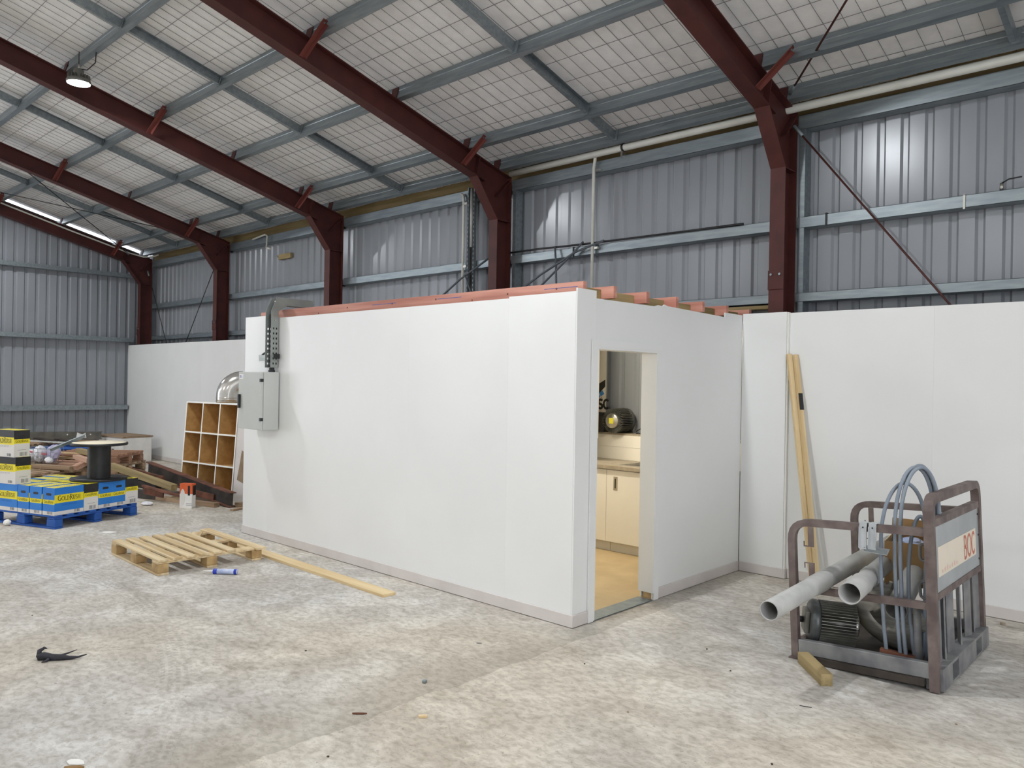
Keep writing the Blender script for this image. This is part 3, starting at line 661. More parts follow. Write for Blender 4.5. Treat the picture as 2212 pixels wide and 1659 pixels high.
# ------------------------------------------------------------ drink cartons on the blue pallet
CL, CW, CH = .368, .190, .312
def make_carton(kind):
    r = empty('drink_carton'); main = 'carton_blue' if kind == 'blue' else 'carton_black'; low = 'carton_blue' if kind == 'blue' else 'carton_white'
    m = MB(); hl, hw = CL/2, CW/2
    def side(a, b, bands):
        for z0, z1, mi in bands: m.add([(*a, z0*CH), (*b, z0*CH), (*b, z1*CH), (*a, z1*CH)], [(0, 1, 2, 3)], mi)
    if kind == 'blue': lb = [(0, .14, 2), (.14, .44, 1), (.44, .74, 3), (.74, 1, 0)]; sb = [(0, .14, 2), (.14, .40, 1), (.40, .56, 3), (.56, 1, 0)]
    else: lb = [(0, .46, 2), (.46, .74, 3), (.74, 1, 0)]; sb = [(0, .50, 2), (.50, .67, 3), (.67, 1, 0)]
    side((-hl, -hw), (hl, -hw), lb); side((hl, hw), (-hl, hw), lb); side((hl, -hw), (hl, hw), sb); side((-hl, hw), (-hl, -hw), sb)
    m.add([(-hl, -hw, 0), (hl, -hw, 0), (hl, hw, 0), (-hl, hw, 0)], [(3, 2, 1, 0)], 2)
    m.add([(-hl, -hw, CH), (hl, -hw, CH), (hl, -hw*.15, CH), (-hl, -hw*.15, CH)], [(0, 1, 2, 3)], 3)
    m.add([(-hl, -hw*.15, CH), (hl, -hw*.15, CH), (hl, 0, CH), (-hl, 0, CH)], [(0, 1, 2, 3)], 0)
    m.add([(-hl, 0, CH), (hl, 0, CH), (hl, hw*.6, CH), (-hl, hw*.6, CH)], [(0, 1, 2, 3)], 3)
    m.add([(-hl, hw*.6, CH), (hl, hw*.6, CH), (hl, hw, CH), (-hl, hw, CH)], [(0, 1, 2, 3)], 0)
    m.build('body', [main, low, 'carton_white', 'carton_yellow'], r)
    m = MB()
    zc = .515 if kind == 'blue' else .525
    for sg in (1, -1):
        centred(m, 'GoldRush', (0, -sg*hw, zc*CH), (sg, 0, 0), (0, 0, 1), .062, small=.8, width=.285)
        centred(m, 'GoldRush', (sg*hl, 0, (.435 if kind == 'blue' else .545)*CH), (0, sg, 0), (0, 0, 1), .032, small=.8, width=.15)
        if kind == 'blue': centred(m, 'LEMONADE', (0, -sg*hw, .335*CH), (sg, 0, 0), (0, 0, 1), .020, 1, width=.19, thick=.1)
        else: centred(m, 'SODA WATER', (-.01, -sg*hw, .375*CH), (sg, 0, 0), (0, 0, 1), .018, 2, width=.17, thick=.1)
        put_quads(m, [[(-.13+k*.03, -.02), (-.112+k*.03, -.02), (-.112+k*.03, -.008), (-.13+k*.03, -.008)] for k in range(9)], (0, -.045*1, CH), (1, 0, 0), (0, 1, 0)) if sg > 0 else None
    m.build('lettering', ['ink', 'ink_blue', 'ink_grey_light'], r)
    m = MB()
    for sg in (1, -1):
        barcode(m, (sg*.1, -sg*hw, .02*CH+.005), (sg, 0, 0), (0, 0, 1), .075, .032, 3); barcode(m, (sg*hl, .02*sg, .02*CH+.005), (0, sg, 0), (0, 0, 1), .085, .032 if kind == 'blue' else .045, 5)
        if kind != 'blue':
            put_quads(m, [[(-.05, .08), (.05, .08), (.05, .083), (-.05, .083)]], (sg*hl, 0, 0), (0, sg, 0), (0, 0, 1))
    m.build('barcodes', 'ink_grey', r)
    for sg in (1, -1):
        m = MB(); p = arcp(-.028, 0, .014, .014, 90, 270, 6)+arcp(.028, 0, .014, .014, -90, 90, 6)
        m.add([(sg*(hl+.0008), sg*a, .76*CH+b) for a, b in p], [tuple(range(len(p)))]); m.build('hand_hole', 'black', r)
    return r
PN = Vector((-6.293, -1.447, 0)); PU = Vector((-.349, .937, 0)); PV = Vector((-.937, -.349, 0)); PANG = math.atan2(PU.y, PU.x)
protoc = {'blue': make_carton('blue'), 'black': make_carton('black')}; usedc = set()
def carton(kind, u, v, z, along_u, label, wob=0.0):
    o = protoc[kind] if kind not in usedc else dup(protoc[kind]); usedc.add(kind)
    p = PN+PU*u+PV*v; o.location = (p.x, p.y, z)
    o.rotation_euler = (0, 0, (PANG if along_u else PANG+PI/2)+wob); tag(o, label, 'carton', 'drink cartons on the blue pallet'); return o
Z0 = .1515
carton('blue', CL/2, .100, Z0, True, 'blue GoldRush carton at the near corner of the blue pallet')
carton('blue', CL/2, .315, Z0, True, 'blue GoldRush carton second from the near corner along the left edge', .01)
carton('blue', CL/2, .520, Z0, True, 'blue GoldRush carton third from the near corner along the left edge', -.01)
carton('blue', .10, .815, Z0, False, 'blue GoldRush carton under the stack of two white cartons')
carton('blue', .305, .815, Z0, False, 'blue carton behind the one under the white stack')
carton('black', .470, .190, Z0, False, 'black and white GoldRush carton between the blue ones')
carton('black', .470, .565, Z0, False, 'black carton in second row under the drum edge')
carton('blue', .665, .190, Z0, False, 'blue GoldRush carton right of the small gap, under the drum')
carton('blue', .855, .190, Z0, False, 'blue GoldRush carton next to the rightmost black one')
carton('black', 1.042, .190, Z0, False, 'black and white GoldRush carton at right end of blue pallet')
carton('blue', .66, .565, Z0+.0, False, 'blue carton behind the drum, left of two')
carton('blue', .85, .565, Z0+.0, False, 'blue carton behind the drum, right of two')
carton('blue', .56, .865, Z0, False, 'blue carton with yellow top left of the drum foot, nearer one', .05)
carton('blue', .78, .93, Z0, False, 'blue carton with yellow top left of the drum foot, farther one', .05)
carton('black', .085, .84, Z0+CH+.001, False, 'white carton with black top, lower of the stack of two', .02)
carton('black', .080, .85, Z0+2*CH+.002, False, 'white carton with black top, upper of the stack of two', -.02)

# pallets: Euro-style, three bottom runners, nine blocks, deck boards
def make_pallet(L, W, deck, mb, mblock, boards, th=.019):
    r = empty('pallet'); bw = .10
    for y in (-W/2+.05, 0, W/2-.05):
        MB().box(-L/2, L/2, -.05, .05, 0, th).build('runner', mb, r, (0, y, 0), bevel=.004)
        for x_ in (-L/2+.07, 0, L/2-.07):
            MB().box(-.07, .07, -.05, .05, 0, .078).build('block', mblock, r, (x_, y, th+.0003), bevel=.008)
    for x_ in (-L/2+.07, 0, L/2-.07):
        MB().box(-.06, .06, -W/2, W/2, 0, th).build('stringer', mb, r, (x_, 0, th+.0786), bevel=.003)
    for k in range(boards):
        if k in deck: continue
        x_ = -W/2+.05+k*(W-.1)/(boards-1)
        MB().box(-L/2, L/2, -.043, .043, 0, th).build('deck_board', mb, r, (0, x_, 2*th+.0790), bevel=.003)
    return r
bp_ = make_pallet(1.14, 1.12, (), 'blue_paint', 'blue_paint', 8)
c = PN+PU*.555+PV*.555; bp_.location = (c.x, c.y, 0); bp_.rotation_euler = (0, 0, PANG+PI/2); bp_.scale = (1, 1, 1.105)
tag(bp_, 'blue painted wooden pallet under the drink cartons', 'pallet')
# broken bare pallet on the floor
wp = make_pallet(1.15, .98, (6, 7), 'pallet_wood', 'pallet_block', 8, .02)
wp.location = (-3.99, -.985, 0); wp.rotation_euler = (0, 0, math.radians(-1.5))
tag(wp, 'bare wooden pallet with broken boards lying on the floor', 'pallet')
o = MB().box(0, .50, -.05, .05, 0, .018).build('broken_board', 'pallet_wood', wp, (-.50, .33, .112), (0, .03, -.55), bevel=.002)
o = MB().box(0, 1.2, -.05, .05, 0, .018).build('loose_board', 'pallet_wood', wp, (-.58, .44, .1205), (0, .012, .02), bevel=.002)
tag(bar('floor_plank', (-4.45, -.37, .0125), (-1.545, -.423, .0125), .125, .025, 'pine'), 'long pale pine plank lying on floor before the white room', 'plank')

# cable drum on the cartons
dm = empty('cable_drum', (-6.80, -.81, .465)); tag(dm, 'black plastic cable drum standing on the cartons', 'cable drum')
m = MB(); m.lathe([(.05, 0), (.315, 0), (.318, .012), (.315, .026), (.05, .026), (.05, 0)], 40); m.build('lower_flange', 'black', dm)
m = MB()
for k in range(6):
    a = 2*PI*k/6+.4; p = [(.17*math.cos(a)+dx*math.cos(a)-dy*math.sin(a), .17*math.sin(a)+dx*math.sin(a)+dy*math.cos(a)) for dx, dy in ((0, -.03), (.07, -.045), (.07, .045), (0, .03))]
    m.add([(x_, y_, .0265) for x_, y_ in p], [(0, 1, 2, 3)])
m.build('flange_pockets', 'carton_black', dm)
m = MB(); m.lathe([(.130, .026), (.130, .425)], 32); m.build('core', 'black', dm)
MB().box(-.03, .03, -.1315, -.125, .03, .085).build('core_slot', 'dark_steel', dm).rotation_euler = (0, 0, .7)
m = MB(); m.lathe([(.0, .425), (.315, .425), (.322, .440), (.315, .456), (.30, .456)], 40); m.build('upper_flange', 'black', dm)
m = MB(); m.lathe([(.0, .4575), (.299, .4575), (.300, .452)], 40); m.build('top_sheen', 'flange_sheen', dm)  # pale disc paints light reflecting off the top of the black flange
o = bar('steel_angle', (-6.98, -1.30, .853), (-7.02, -.90, 1.012), .040, .005, 'galv_matt'); tag(o, 'short grey steel angle leaning across the top of the cable drum', 'steel angle')
MB().box(0, .43, .018, .022, -.04, .0).build('angle_leg', 'galv_matt', o)

# ------------------------------------------------------------ scrap pile towards the gable end
op1 = make_pallet(1.2, 1.0, (), 'old_timber', 'old_timber', 7, .022)
op1.location = (-10.12, -.66, 0); op1.rotation_euler = (0, 0, .45); tag(op1, 'weathered brown pallet at the bottom of scrap timber pile', 'pallet', 'old pallets in the pile')
op2 = dup(op1, (-10.10, -.64, .1475), (0, 0, .33)); tag(op2, 'weathered brown pallet lying second in the scrap timber pile', 'pallet', 'old pallets in the pile')
rp = make_pallet(1.2, .9, (), 'red_pallet', 'red_pallet', 6, .03); rp.location = (-10.53, .42, .295); rp.rotation_euler = (0, 0, .75); tag(rp, 'reddish-brown pallet on the pile right of the cable drum', 'pallet')
op3 = dup(op1, (-10.56, .46, 0), (0, 0, .78)); tag(op3, 'weathered pallet under the reddish pallet', 'pallet', 'old pallets in the pile')
op4 = dup(op1, (-10.55, .44, .1475), (0, 0, .72)); tag(op4, 'weathered pallet directly below the reddish pallet', 'pallet', 'old pallets in the pile')
PILE = [
('plank', (-10.91,-0.14,0.445), (-10.20,0.22,0.445), 0.1, 0.05, 'pine', 'pale pine plank on top of the scrap pile left of drum'),
('plank', (-10.80,-0.18,0.395), (-10.30,0.12,0.395), 0.1, 0.03, 'pine', 'thin pale plank under the topmost one in scrap pile'),
('timber', (-10.48,-0.22,0.350), (-9.95,0.12,0.350), 0.09, 0.045, 'scrap_pink', 'pink timber length in scrap pile left of drum, upper'),
('timber', (-10.38,-0.36,0.325), (-9.85,0.02,0.325), 0.09, 0.052, 'scrap_pink', 'pink timber length in scrap pile left of drum, lower'),
('timber', (-9.84,-0.10,0.47), (-9.36,-0.06,0.44), 0.09, 0.064, 'scrap_pink', 'pink timber offcut pointing at the drum, upper'),
('timber', (-10.24,0.07,0.53), (-9.60,0.08,0.52), 0.09, 0.074, 'treated', 'greenish-brown timber offcut at top beside the drum'),
('timber', (-9.42,-0.25,0.335), (-9.58,0.02,0.42), 0.09, 0.07, 'scrap_pink', 'pink-brown timber slanting up just left of the drum'),
('timber', (-9.12,0.17,0.372), (-7.41,0.39,0.195), 0.09, 0.082, 'treated', 'long square yellow-brown timber slanting down right of drum'),
('board', (-9.03,0.38,0.300), (-8.13,0.54,0.226), 0.04, 0.09, 'rust', 'rusty brown board behind the slanting square timber'),
('plank', (-10.10,-0.60,0.335), (-9.42,-0.28,0.335), 0.1, 0.06, 'old_timber', 'weathered plank along the front of the scrap pile'),
('plank', (-10.35,-0.58,0.315), (-9.92,-0.52,0.315), 0.1, 0.05, 'old_timber', 'weathered plank end at left of scrap pile, upper'),
('plank', (-10.30,-0.75,0.03), (-9.70,-0.66,0.03), 0.1, 0.05, 'old_timber', 'weathered plank end at left of scrap pile, on the floor'),
('plank', (-9.46,-0.62,0.245), (-9.00,-0.36,0.245), 0.14, 0.035, 'old_timber', 'wide weathered board at front of pile behind the cartons'),
('plank', (-9.70,-0.95,0.05), (-9.15,-0.70,0.05), 0.16, 0.04, 'old_timber', 'short wide weathered board low on left of the pile'),
('steel_bar', (-7.73,0.09,0.216), (-6.81,0.40,0.09), 0.05, 0.03, 'rust', 'thin rusty steel bar resting on the white and orange box'),
('steel_plate', (-7.78,0.13,0.14), (-7.45,0.26,0.11), 0.02, 0.10, 'rust', 'short rusty steel plate left of the white and orange box'),
('timber', (-7.95,0.22,0.03), (-6.57,0.60,0.03), 0.09, 0.055, 'old_timber', 'flat weathered timber lying on floor behind orange box'),
('timber', (-7.50,0.42,0.032), (-7.20,0.50,0.032), 0.09, 0.06, 'treated', 'short treated offcut on floor left of the orange box'),
('steel_plate', (-7.25,0.60,0.12), (-6.86,0.70,0.09), 0.02, 0.085, 'rust', 'rusty brown plate against the long steel beam'),
('timber', (-8.6,0.02,0.06), (-7.7,0.30,0.06), 0.12, 0.10, 'rust_dark', 'dark timber baulk on floor right of the blue pallet'),
('timber', (-9.0,0.18,0.16), (-8.0,0.42,0.15), 0.10, 0.10, 'rust_dark', 'dark baulk lying over the other at right of blue pallet'),
('stick', (-6.16,0.60,0.014), (-6.23,0.80,0.014), 0.05, 0.024, 'old_timber', 'short stick on the floor beside left end of the room'),
('timber', (-6.46,0.80,0.026), (-6.30,1.15,0.026), 0.09, 0.05, 'old_timber', 'dark timber end behind the left corner of the room'),
('board', (-13.67,0.43,0.50), (-12.75,0.47,0.49), 0.12, 0.03, 'rust_dark', 'dark board on far pile near the gable wall, left one'),
('board', (-13.37,0.71,0.49), (-12.53,0.70,0.49), 0.12, 0.03, 'rust_dark', 'dark board on far pile near the gable wall, right one'),
('pole', (-12.9,-.02,0.525), (-11.75,0.54,0.525), 0.03, 0.025, 'pvc_grey', 'long pale grey pole lying across the far pile'),
]
for nm, a, b, wd, h, mm, lb in PILE:
    tag(bar('scrap_'+nm, a, b, wd, h, mm), lb, 'timber' if nm in ('timber', 'plank', 'board', 'stick') else 'steel', 'scrap pile pieces')
fp1 = dup(op1, (-13.62, -.02, 0), (0, 0, .7)); fp2 = dup(op1, (-13.60, -.04, .1475), (0, 0, .75)); fp3 = dup(op1, (-13.62, -.02, .295), (0, 0, .68))
for o, t in ((fp1, 'bottom'), (fp2, 'middle'), (fp3, 'top')): tag(o, 'old pallet at %s of the far stack near the gable wall' % t, 'pallet', 'old pallets in the pile')
bpl = make_pallet(1.0, .9, (), 'blue_paint', 'blue_paint', 7, .02); bpl.location = (-12.75, .72, .25); bpl.rotation_euler = (0, 0, .8); bpl.parent = None; tag(bpl, 'blue pallet in the far pile behind the cable drum', 'pallet')
op5 = dup(op1, (-12.72, .76, 0), (0, 0, .85)); op5.scale = (.95, .95, 1.68); tag(op5, 'tall old pallet under the far blue pallet', 'pallet', 'old pallets in the pile')
o = bar('steel_channel', (-14.55, .30, .50), (-13.44, 1.53, .53), .012, .15, 'weathered_steel'); tag(o, 'dark steel channel lying on the far pile below the gable wall', 'steel channel')
MB().box(0, 1.65, .0065, .06, .063, .075).build('flange', 'weathered_steel', o); MB().box(0, 1.65, .0065, .06, -.075, -.063).build('flange', 'weathered_steel', o)
for hx in (1.0, 1.45): MB().tube([(hx, -.008, .02), (hx, -.004, .02)], .014, 10, sm=False).build('bolt_hole', 'paper', o)
MB().add([(1.17, -.0065, -.05), (1.37, -.0065, -.05), (1.35, -.0065, .055), (1.29, -.0065, .02), (1.19, -.0065, .06)], [(0, 1, 2, 3, 4)]).build('paint_flake', 'paper', o)
for k, (px_, py_) in enumerate(((-14.2, .75), (-13.62, 1.34))):
    tag(MB().box(-.15, .15, -.15, .15, 0, .43).build('timber_block', 'old_timber', None, (px_, py_, 0), (0, 0, .8), bevel=.006), '%s old timber block carrying the dark steel channel' % ('left' if k == 0 else 'right'), 'timber')
# white crate by the end of the lining
wc = empty('white_crate', (-13.35, 1.96, 0), (0, 0, math.radians(8))); tag(wc, 'scuffed white board crate at the far end of white lining', 'crate')
MB().box(-.48, .48, -.30, .30, .0, .50).build('body', 'paper', wc, bevel=.008); MB().box(-.50, .50, -.32, .32, .5004, .53).build('lid', 'old_timber', wc, bevel=.004)
m = MB(); put_quads(m, [[(.10, .02), (.13, .02), (.13, .16), (.10, .16)], [(.04, .13), (.10, .15), (.10, .17), (.04, .15)], [(.2, .05), (.25, .08), (.25, .1), (.2, .07)]], (0, -.30, .1), (1, 0, 0), (0, 0, 1)); m.build('marks', 'ink', wc)
# wire basket with rubbish
wk = empty('wire_basket', (-10.30, -.46, .355), (0, 0, .75)); tag(wk, 'wire basket of rubbish beside the white carton stack', 'basket')
m = MB(); bw, bd, bh = .26, .18, .24
for k in range(9):
    x_ = -bw+k*bw/4; m.tube([(x_, -bd, bh), (x_, -bd*.8, 0), (x_, bd*.8, 0), (x_, bd, bh)], .002, square=True)
for k in range(5):
    z = k*bh/4; f_ = .8+.2*k/4; m.tube([(-bw, -bd*f_, z), (bw, -bd*f_, z), (bw, bd*f_, z), (-bw, bd*f_, z)], .002 if k < 4 else .005, closed=True, square=True)
m.build('wires', 'galv_matt', wk)
def blob(name, label, loc, r, sc, m_, seed, cat='bag'):
    import bmesh
    bm = bmesh.new(); bmesh.ops.create_icosphere(bm, subdivisions=3, radius=r); rr = random.Random(seed)
    ph = [(rr.uniform(-8, 8)/r*.25, rr.uniform(-8, 8)/r*.25, rr.uniform(-8, 8)/r*.25, rr.uniform(0, 6)) for _ in range(7)]
    for v_ in bm.verts:
        d = sum(math.sin(a*v_.co.x+b*v_.co.y+c_*v_.co.z+p) for a, b, c_, p in ph)/7
        v_.co *= 1+.45*d+rr.uniform(-.09, .09)
        v_.co.x *= sc[0]; v_.co.y *= sc[1]; v_.co.z *= sc[2]
    zmin = min(v_.co.z for v_ in bm.verts)
    for v_ in bm.verts: v_.co.z -= zmin
    me = bpy.data.meshes.new(name); bm.to_mesh(me); bm.free(); me.materials.append(MATS[m_])
    return tag(link(name, me, None, loc), label, cat)
blob('plastic_bag', 'white plastic bag in the wire basket, left', (-10.42, -.56, .365), .11, (1, 1, 1), 'plastic_bag', 1)
blob('plastic_bag', 'white plastic bag in the wire basket, middle', (-10.28, -.47, .365), .09, (1, 1, 1.2), 'plastic_bag', 2)
blob('plastic_bag', 'pale purple plastic bag standing in the wire basket', (-10.15, -.33, .365), .095, (1, 1, 1.5), 'purple_bag', 3)
blob('plastic_bag', 'crumpled white wrapper on timber beside the basket', (-10.02, -.42, .366), .06, (1.3, 1, .8), 'plastic_bag', 4)
blob('plastic_bag', 'crumpled clear film on floor between pallet and orange box', (-7.36, .00, .001), .065, (1.5, 1, .33), 'plastic_bag', 5)
tag(bar('plastic_strip', (-10.52, -.70, .56), (-10.12, -.42, .50), .03, .03, 'pink_plastic'), 'pink plastic strip stuck across the wire basket', 'strip')
# long steel beam
ib = empty('steel_beam'); tag(ib, 'rusty dark steel I-beam sloping down before the pigeonhole shelf', 'steel beam')
A = Vector((-8.95, .66, .315)); B = Vector((-6.40, .735, .103)); d = (B-A); Lb = d.length; xx_ = d.normalized(); zz_ = Vector((0, 0, 1)); zz_ = (zz_-xx_*zz_.dot(xx_)).normalized(); yy_ = zz_.cross(xx_)
mt = Matrix((xx_, yy_, zz_)).transposed().to_4x4(); mt.translation = A; ib.matrix_world = mt
MB().box(0, Lb, -.05, .05, .089, .10).build('top_flange', 'rust', ib); MB().box(0, Lb, -.05, .05, -.10, -.089).build('bottom_flange', 'rust', ib); MB().box(0, Lb, -.005, .005, -.089, .089).build('web', 'rust_dark', ib)
tag(MB().box(-.1, .1, -.15, .15, 0, .21).build('timber_block', 'old_timber', None, (-8.80, .70, 0), bevel=.005), 'old timber block propping the raised end of steel beam', 'timber')
# white and orange box
ob = empty('product_box', (-6.79, .30, 0), (0, 0, math.radians(33))); tag(ob, 'upright white and orange product box on floor before the beam', 'box')
m = MB(); hw, hd, h = .088, .045, .325
m.box(-hw, hw, -hd, hd, 0, .19, 0); m.box(-hw, hw, -hd, hd, .19, h, 1); m.build('carton', ['paper', 'orange'], ob)
m = MB(); P = arcp(-.045, .145, .036, .11, 0, 360, 24); m.add([(a, -hd-.0008, b) for a, b in P], [tuple(range(24))]); m.build('picture', 'carton_white', ob)
MB().box(.03, .062, -hd-.0008, -hd, .17, .30).build('print_panel', 'black', ob); MB().box(hw, hw+.0008, -.02, .045, .17, .30).build('print_panel', 'black', ob)
m = MB(); put_quads(m, [[(.01+.016*k, .055-.02*j), (.022+.016*k, .055-.02*j), (.022+.016*k, .065-.02*j), (.01+.016*k, .065-.02*j)] for k in range(5) for j in range(2)], (0, -hd, 0), (1, 0, 0), (0, 0, 1)); m.build('small_print', 'ink_grey_light', ob)

# pigeonhole shelf with the duct elbow on top
sh = empty('pigeonhole_shelf', (-8.30, .86, .004), (math.radians(-4.0), 0, math.atan2(.15, 1.33))); tag(sh, 'brown pigeonhole shelf with white front edges, nine cells', 'shelf')
SW, SH_, SD = 1.338, 1.375, .30; t = .022
for k in range(4):
    x_ = k*(SW-t)/3; o = MB().box(x_, x_+t, .004, SD, 0, SH_).build('upright', 'chip_brown', sh); MB().box(x_, x_+t, 0, .0039, 0, SH_).build('edge_strip', 'edge_white', o)
for k in range(4):
    z = k*(SH_-t)/3
    for j in range(3):
        x0 = j*(SW-t)/3+t+.0005; x1 = (j+1)*(SW-t)/3-.0005
        o = MB().box(x0, x1, .004, SD, z, z+t).build('shelf_board', 'chip_brown', sh); MB().box(x0, x1, 0, .0039, z, z+t).build('edge_strip', 'edge_white', o)
MB().box(0, SW, SD+.0005, SD+.006, 0, SH_).build('back_panel', 'chip_brown', sh); MB().box(SW+.0005, SW+.003, .0, SD, 0, SH_).build('painted_side', 'white_trim', sh)
def elbow(name, label, org, r, R, rot, m_, hole=None, seg=14, n=32, a1=PI/2, straight=.12, tail=0.0):
    """a quarter-bend duct: rises, then bends towards local +x"""
    ctr = []
    for k in range(3): ctr.append((Vector((0, 0, straight*k/2)), 0.0))
    for k in range(1, seg+1):
        a = a1*k/seg; ctr.append((Vector((R-R*math.cos(a), 0, straight+R*math.sin(a))), a))
    if tail:
        for k in range(1, 4): ctr.append((Vector((R+tail*k/3, 0, straight+R)), PI/2))
    v = []; f = []; sm = []
    for c_, a in ctr:
        ax = Vector((math.cos(a), 0, -math.sin(a)))
        for j in range(n): 
            q = 2*PI*j/n; v.append(c_+ax*(r*math.cos(q))+Vector((0, r*math.sin(q), 0)))
    for i in range(len(ctr)-1):
        for j in range(n):
            if hole and hole(i, j): continue
            f.append((i*n+j, i*n+(j+1) % n, (i+1)*n+(j+1) % n, (i+1)*n+j))
    m = MB(); m.add(v, f, 0, True); root = m.build(name, m_, None, org, rot); so = root.modifiers.new('solid', 'SOLIDIFY'); so.thickness = .003
    return tag(root, label, 'duct'), ctr
o, ct = elbow('duct_elbow', 'shiny sheet metal duct elbow standing on the pigeonhole shelf', (-7.52, 1.22, 1.375), .17, .20, (0, 0, 1.15), 'duct_shiny', straight=.10)
for zz in (.02, .07): MB().lathe([(.171, zz-.006), (.177, zz), (.171, zz+.006)], 32).build('bead', 'duct_shiny', o)
# old board leaning beside the shelf
o = MB().box(0, .32, 0, .02, 0, 1.36).build('leaning_board', 'white_trim', None, (-6.96, 1.02, 0.002), (math.radians(-4), 0, .25)); tag(o, 'old white board with torn brown face leaning beside the shelf', 'board')
m = MB(); p = [(.06, .30), (.30, .22), (.30, .95), (.24, .93), (.22, .78), (.18, .80), (.17, .7), (.12, .72), (.10, .55)]
m.add([(a, -.0008, b) for a, b in p], [tuple(range(len(p)))]); m.build('torn_patch', 'torn_fibre', o)

# ------------------------------------------------------------ switchboard enclosure and cable tray on the room front
en = empty('electrical_enclosure', (-4.235, -.013, 1.20)); tag(en, 'grey electrical enclosure mounted on the white room front', 'enclosure')
EW, EH, ED = .49, .61, .20
MB().box(-EW/2, EW/2, -ED+.022, 0.0, 0, EH).build('case', 'enclosure_grey', en, bevel=.006)
dr_ = MB().box(-EW/2, EW/2, -ED, -ED+.019, .002, EH-.002).build('door', 'enclosure_grey', en, bevel=.005)
MB().box(-EW/2+.028, -EW/2+.055, -ED-.028, -ED, .22, .37).build('handle', 'black', dr_, bevel=.006)
for z in (.095, .505): MB().box(EW/2-.028, EW/2+.002, -ED-.012, -ED+.022, z, z+.035).build('hinge', 'black', dr_, bevel=.003)
m = MB(); m.box(-EW/2+.02, -EW/2+.10, -ED-.0012, -ED, EH-.075, EH-.025); st = m.build('sticker', 'paper', dr_)
m = MB(); put_quads(m, [[(.012, .012), (.026, .012), (.026, .04), (.012, .04)], [(.034, .016), (.066, .016), (.066, .022), (.034, .022)], [(.034, .028), (.06, .028), (.06, .033), (.034, .033)]], (-EW/2+.02, -ED-.0012, EH-.075), (1, 0, 0), (0, 0, 1)); m.build('sticker_print', 'ink_blue', st)
ct_ = empty('cable_tray', (-4.08, -.012, 1.86)); tag(ct_, 'grey perforated cable tray bending from enclosure over the room top', 'cable tray')
def tray_side(x0):
    m = MB(); t = .004; H = .60; dpt = .085
    # slotted lower flange built from rails and webs so that the slots are open
    ys = [-dpt, -dpt+.022, -dpt+.038, -dpt+.055, -dpt+.071, 0]
    for a, b in ((0, 1), (2, 3), (4, 5)): m.box(x0, x0+t, ys[a], ys[b], 0, .44)
    for a, b in ((1, 2), (3, 4)):
        z = 0
        while z < .44: m.box(x0, x0+t, ys[a], ys[b], z, min(.44, z+.032)); z += .053
    m.box(x0, x0+t, -dpt, 0, .44, H); m.prism([(-dpt, H), (0, H), (.10, H+.06), (.10, H+.145), (-.02, H+.145)], 'x', x0, x0+t)
    m.box(x0, x0+t, .10, .42, H+.065, H+.145)
    m.build('tray_side', 'tray_grey', ct_)
tray_side(-.06); tray_side(.056)
m = MB(); m.box(-.056, .056, -.004, 0, 0, .60); m.prism([(-.004, .60), (0, .60), (.10, .665), (.10, .669)], 'x', -.056, .056); m.box(-.056, .056, .10, .42, .665, .669); m.build('tray_base', 'dark_steel', ct_)
for bx, bz in ((.0605, .55), (.0605, .50), (.0605, .70), (-.0615, .56)): MB().tube([(bx-.004, -.04, bz), (bx+.006, -.04, bz)], .008, 6, sm=False).build('bolt', 'steel', ct_)
pipe('supply_cable', 'thick black cable inside the cable tray entering the enclosure', [(-4.08, -.045, 1.825), (-4.08, -.045, 2.2), (-4.08, -.04, 2.45), (-4.08, .02, 2.54), (-4.08, .3, 2.56)], .022, 'black', 'cable', 12)
tag(MB().lathe([(.0, .0), (.034, 0), (.034, .02), (.028, .024), (.028, .045), (0, .045)], 12, sm=False).build('cable_gland', 'black', None, (-4.08, -.05, 1.811)), 'black cable gland on top of the grey enclosure', 'cable gland')
br = empty('support_bracket', (-4.19, -.006, 1.965)); tag(br, 'small galvanised bracket with strap behind the cable tray', 'bracket')
MB().box(-.16, .03, -.045, 0, 0, .006).build('strut', 'tray_grey', br); MB().box(-.16, .03, -.045, -.041, -.035, 0).build('strut', 'tray_grey', br); MB().box(-.16, .03, -.045, -.041, .006, .03).build('strut_lip', 'tray_grey', br)
MB().tube([(-.13, -.030, .014), (-.10, -.034, .034), (-.05, -.04, .05), (0.0, -.045, .058), (.044, -.045, .06)], .011, 8).build('strap', 'black', br)
MB().box(.165, .21, -.06, -.01, -.01, .04).build('clamp', 'black', br)

# ------------------------------------------------------------ kitchen seen through the doorway
kc = empty('kitchen_cabinet', (-1.35, 2.25, .006)); tag(kc, 'cream kitchen base cabinet with two doors seen through doorway', 'cabinet')
MB().box(-1.4, 1.1, .0195, .59, .10, .70).build('carcass', 'cabinet_white', kc); MB().box(-1.4, 1.1, .0195, .035, .7005, .858).build('front_rail', 'cabinet_white', kc); MB().box(-1.4, .02, .05, .066, 0, .0995).build('kickboard', 'kick', kc); MB().box(.024, 1.1, .05, .066, 0, .0995).build('kickboard', 'kick', kc)
for a, b in ((-.60, -.008), (-.004, .60)):
    d_ = MB().box(a, b, 0, .019, .105, .850).build('door', 'cabinet_white', kc, bevel=.002)
    hx = a+.09 if a > -.1 else b-.19
    h_ = MB().box(hx, hx+.05, -.004, 0, .645, .785).build('handle', 'worktop', d_, bevel=.0015); MB().box(hx+.017, hx+.031, -.0048, -.004, .665, .765).build('finger_slot', 'ink', h_)
MB().box(-1.38, -.604, 0, .019, .105, .850).build('door', 'cabinet_white', kc, bevel=.002); MB().box(.604, 1.08, 0, .019, .105, .850).build('door', 'cabinet_white', kc, bevel=.002)
m = MB(); SX0, SX1, SY0, SY1 = -1.27, -.80, 2.375, 2.735
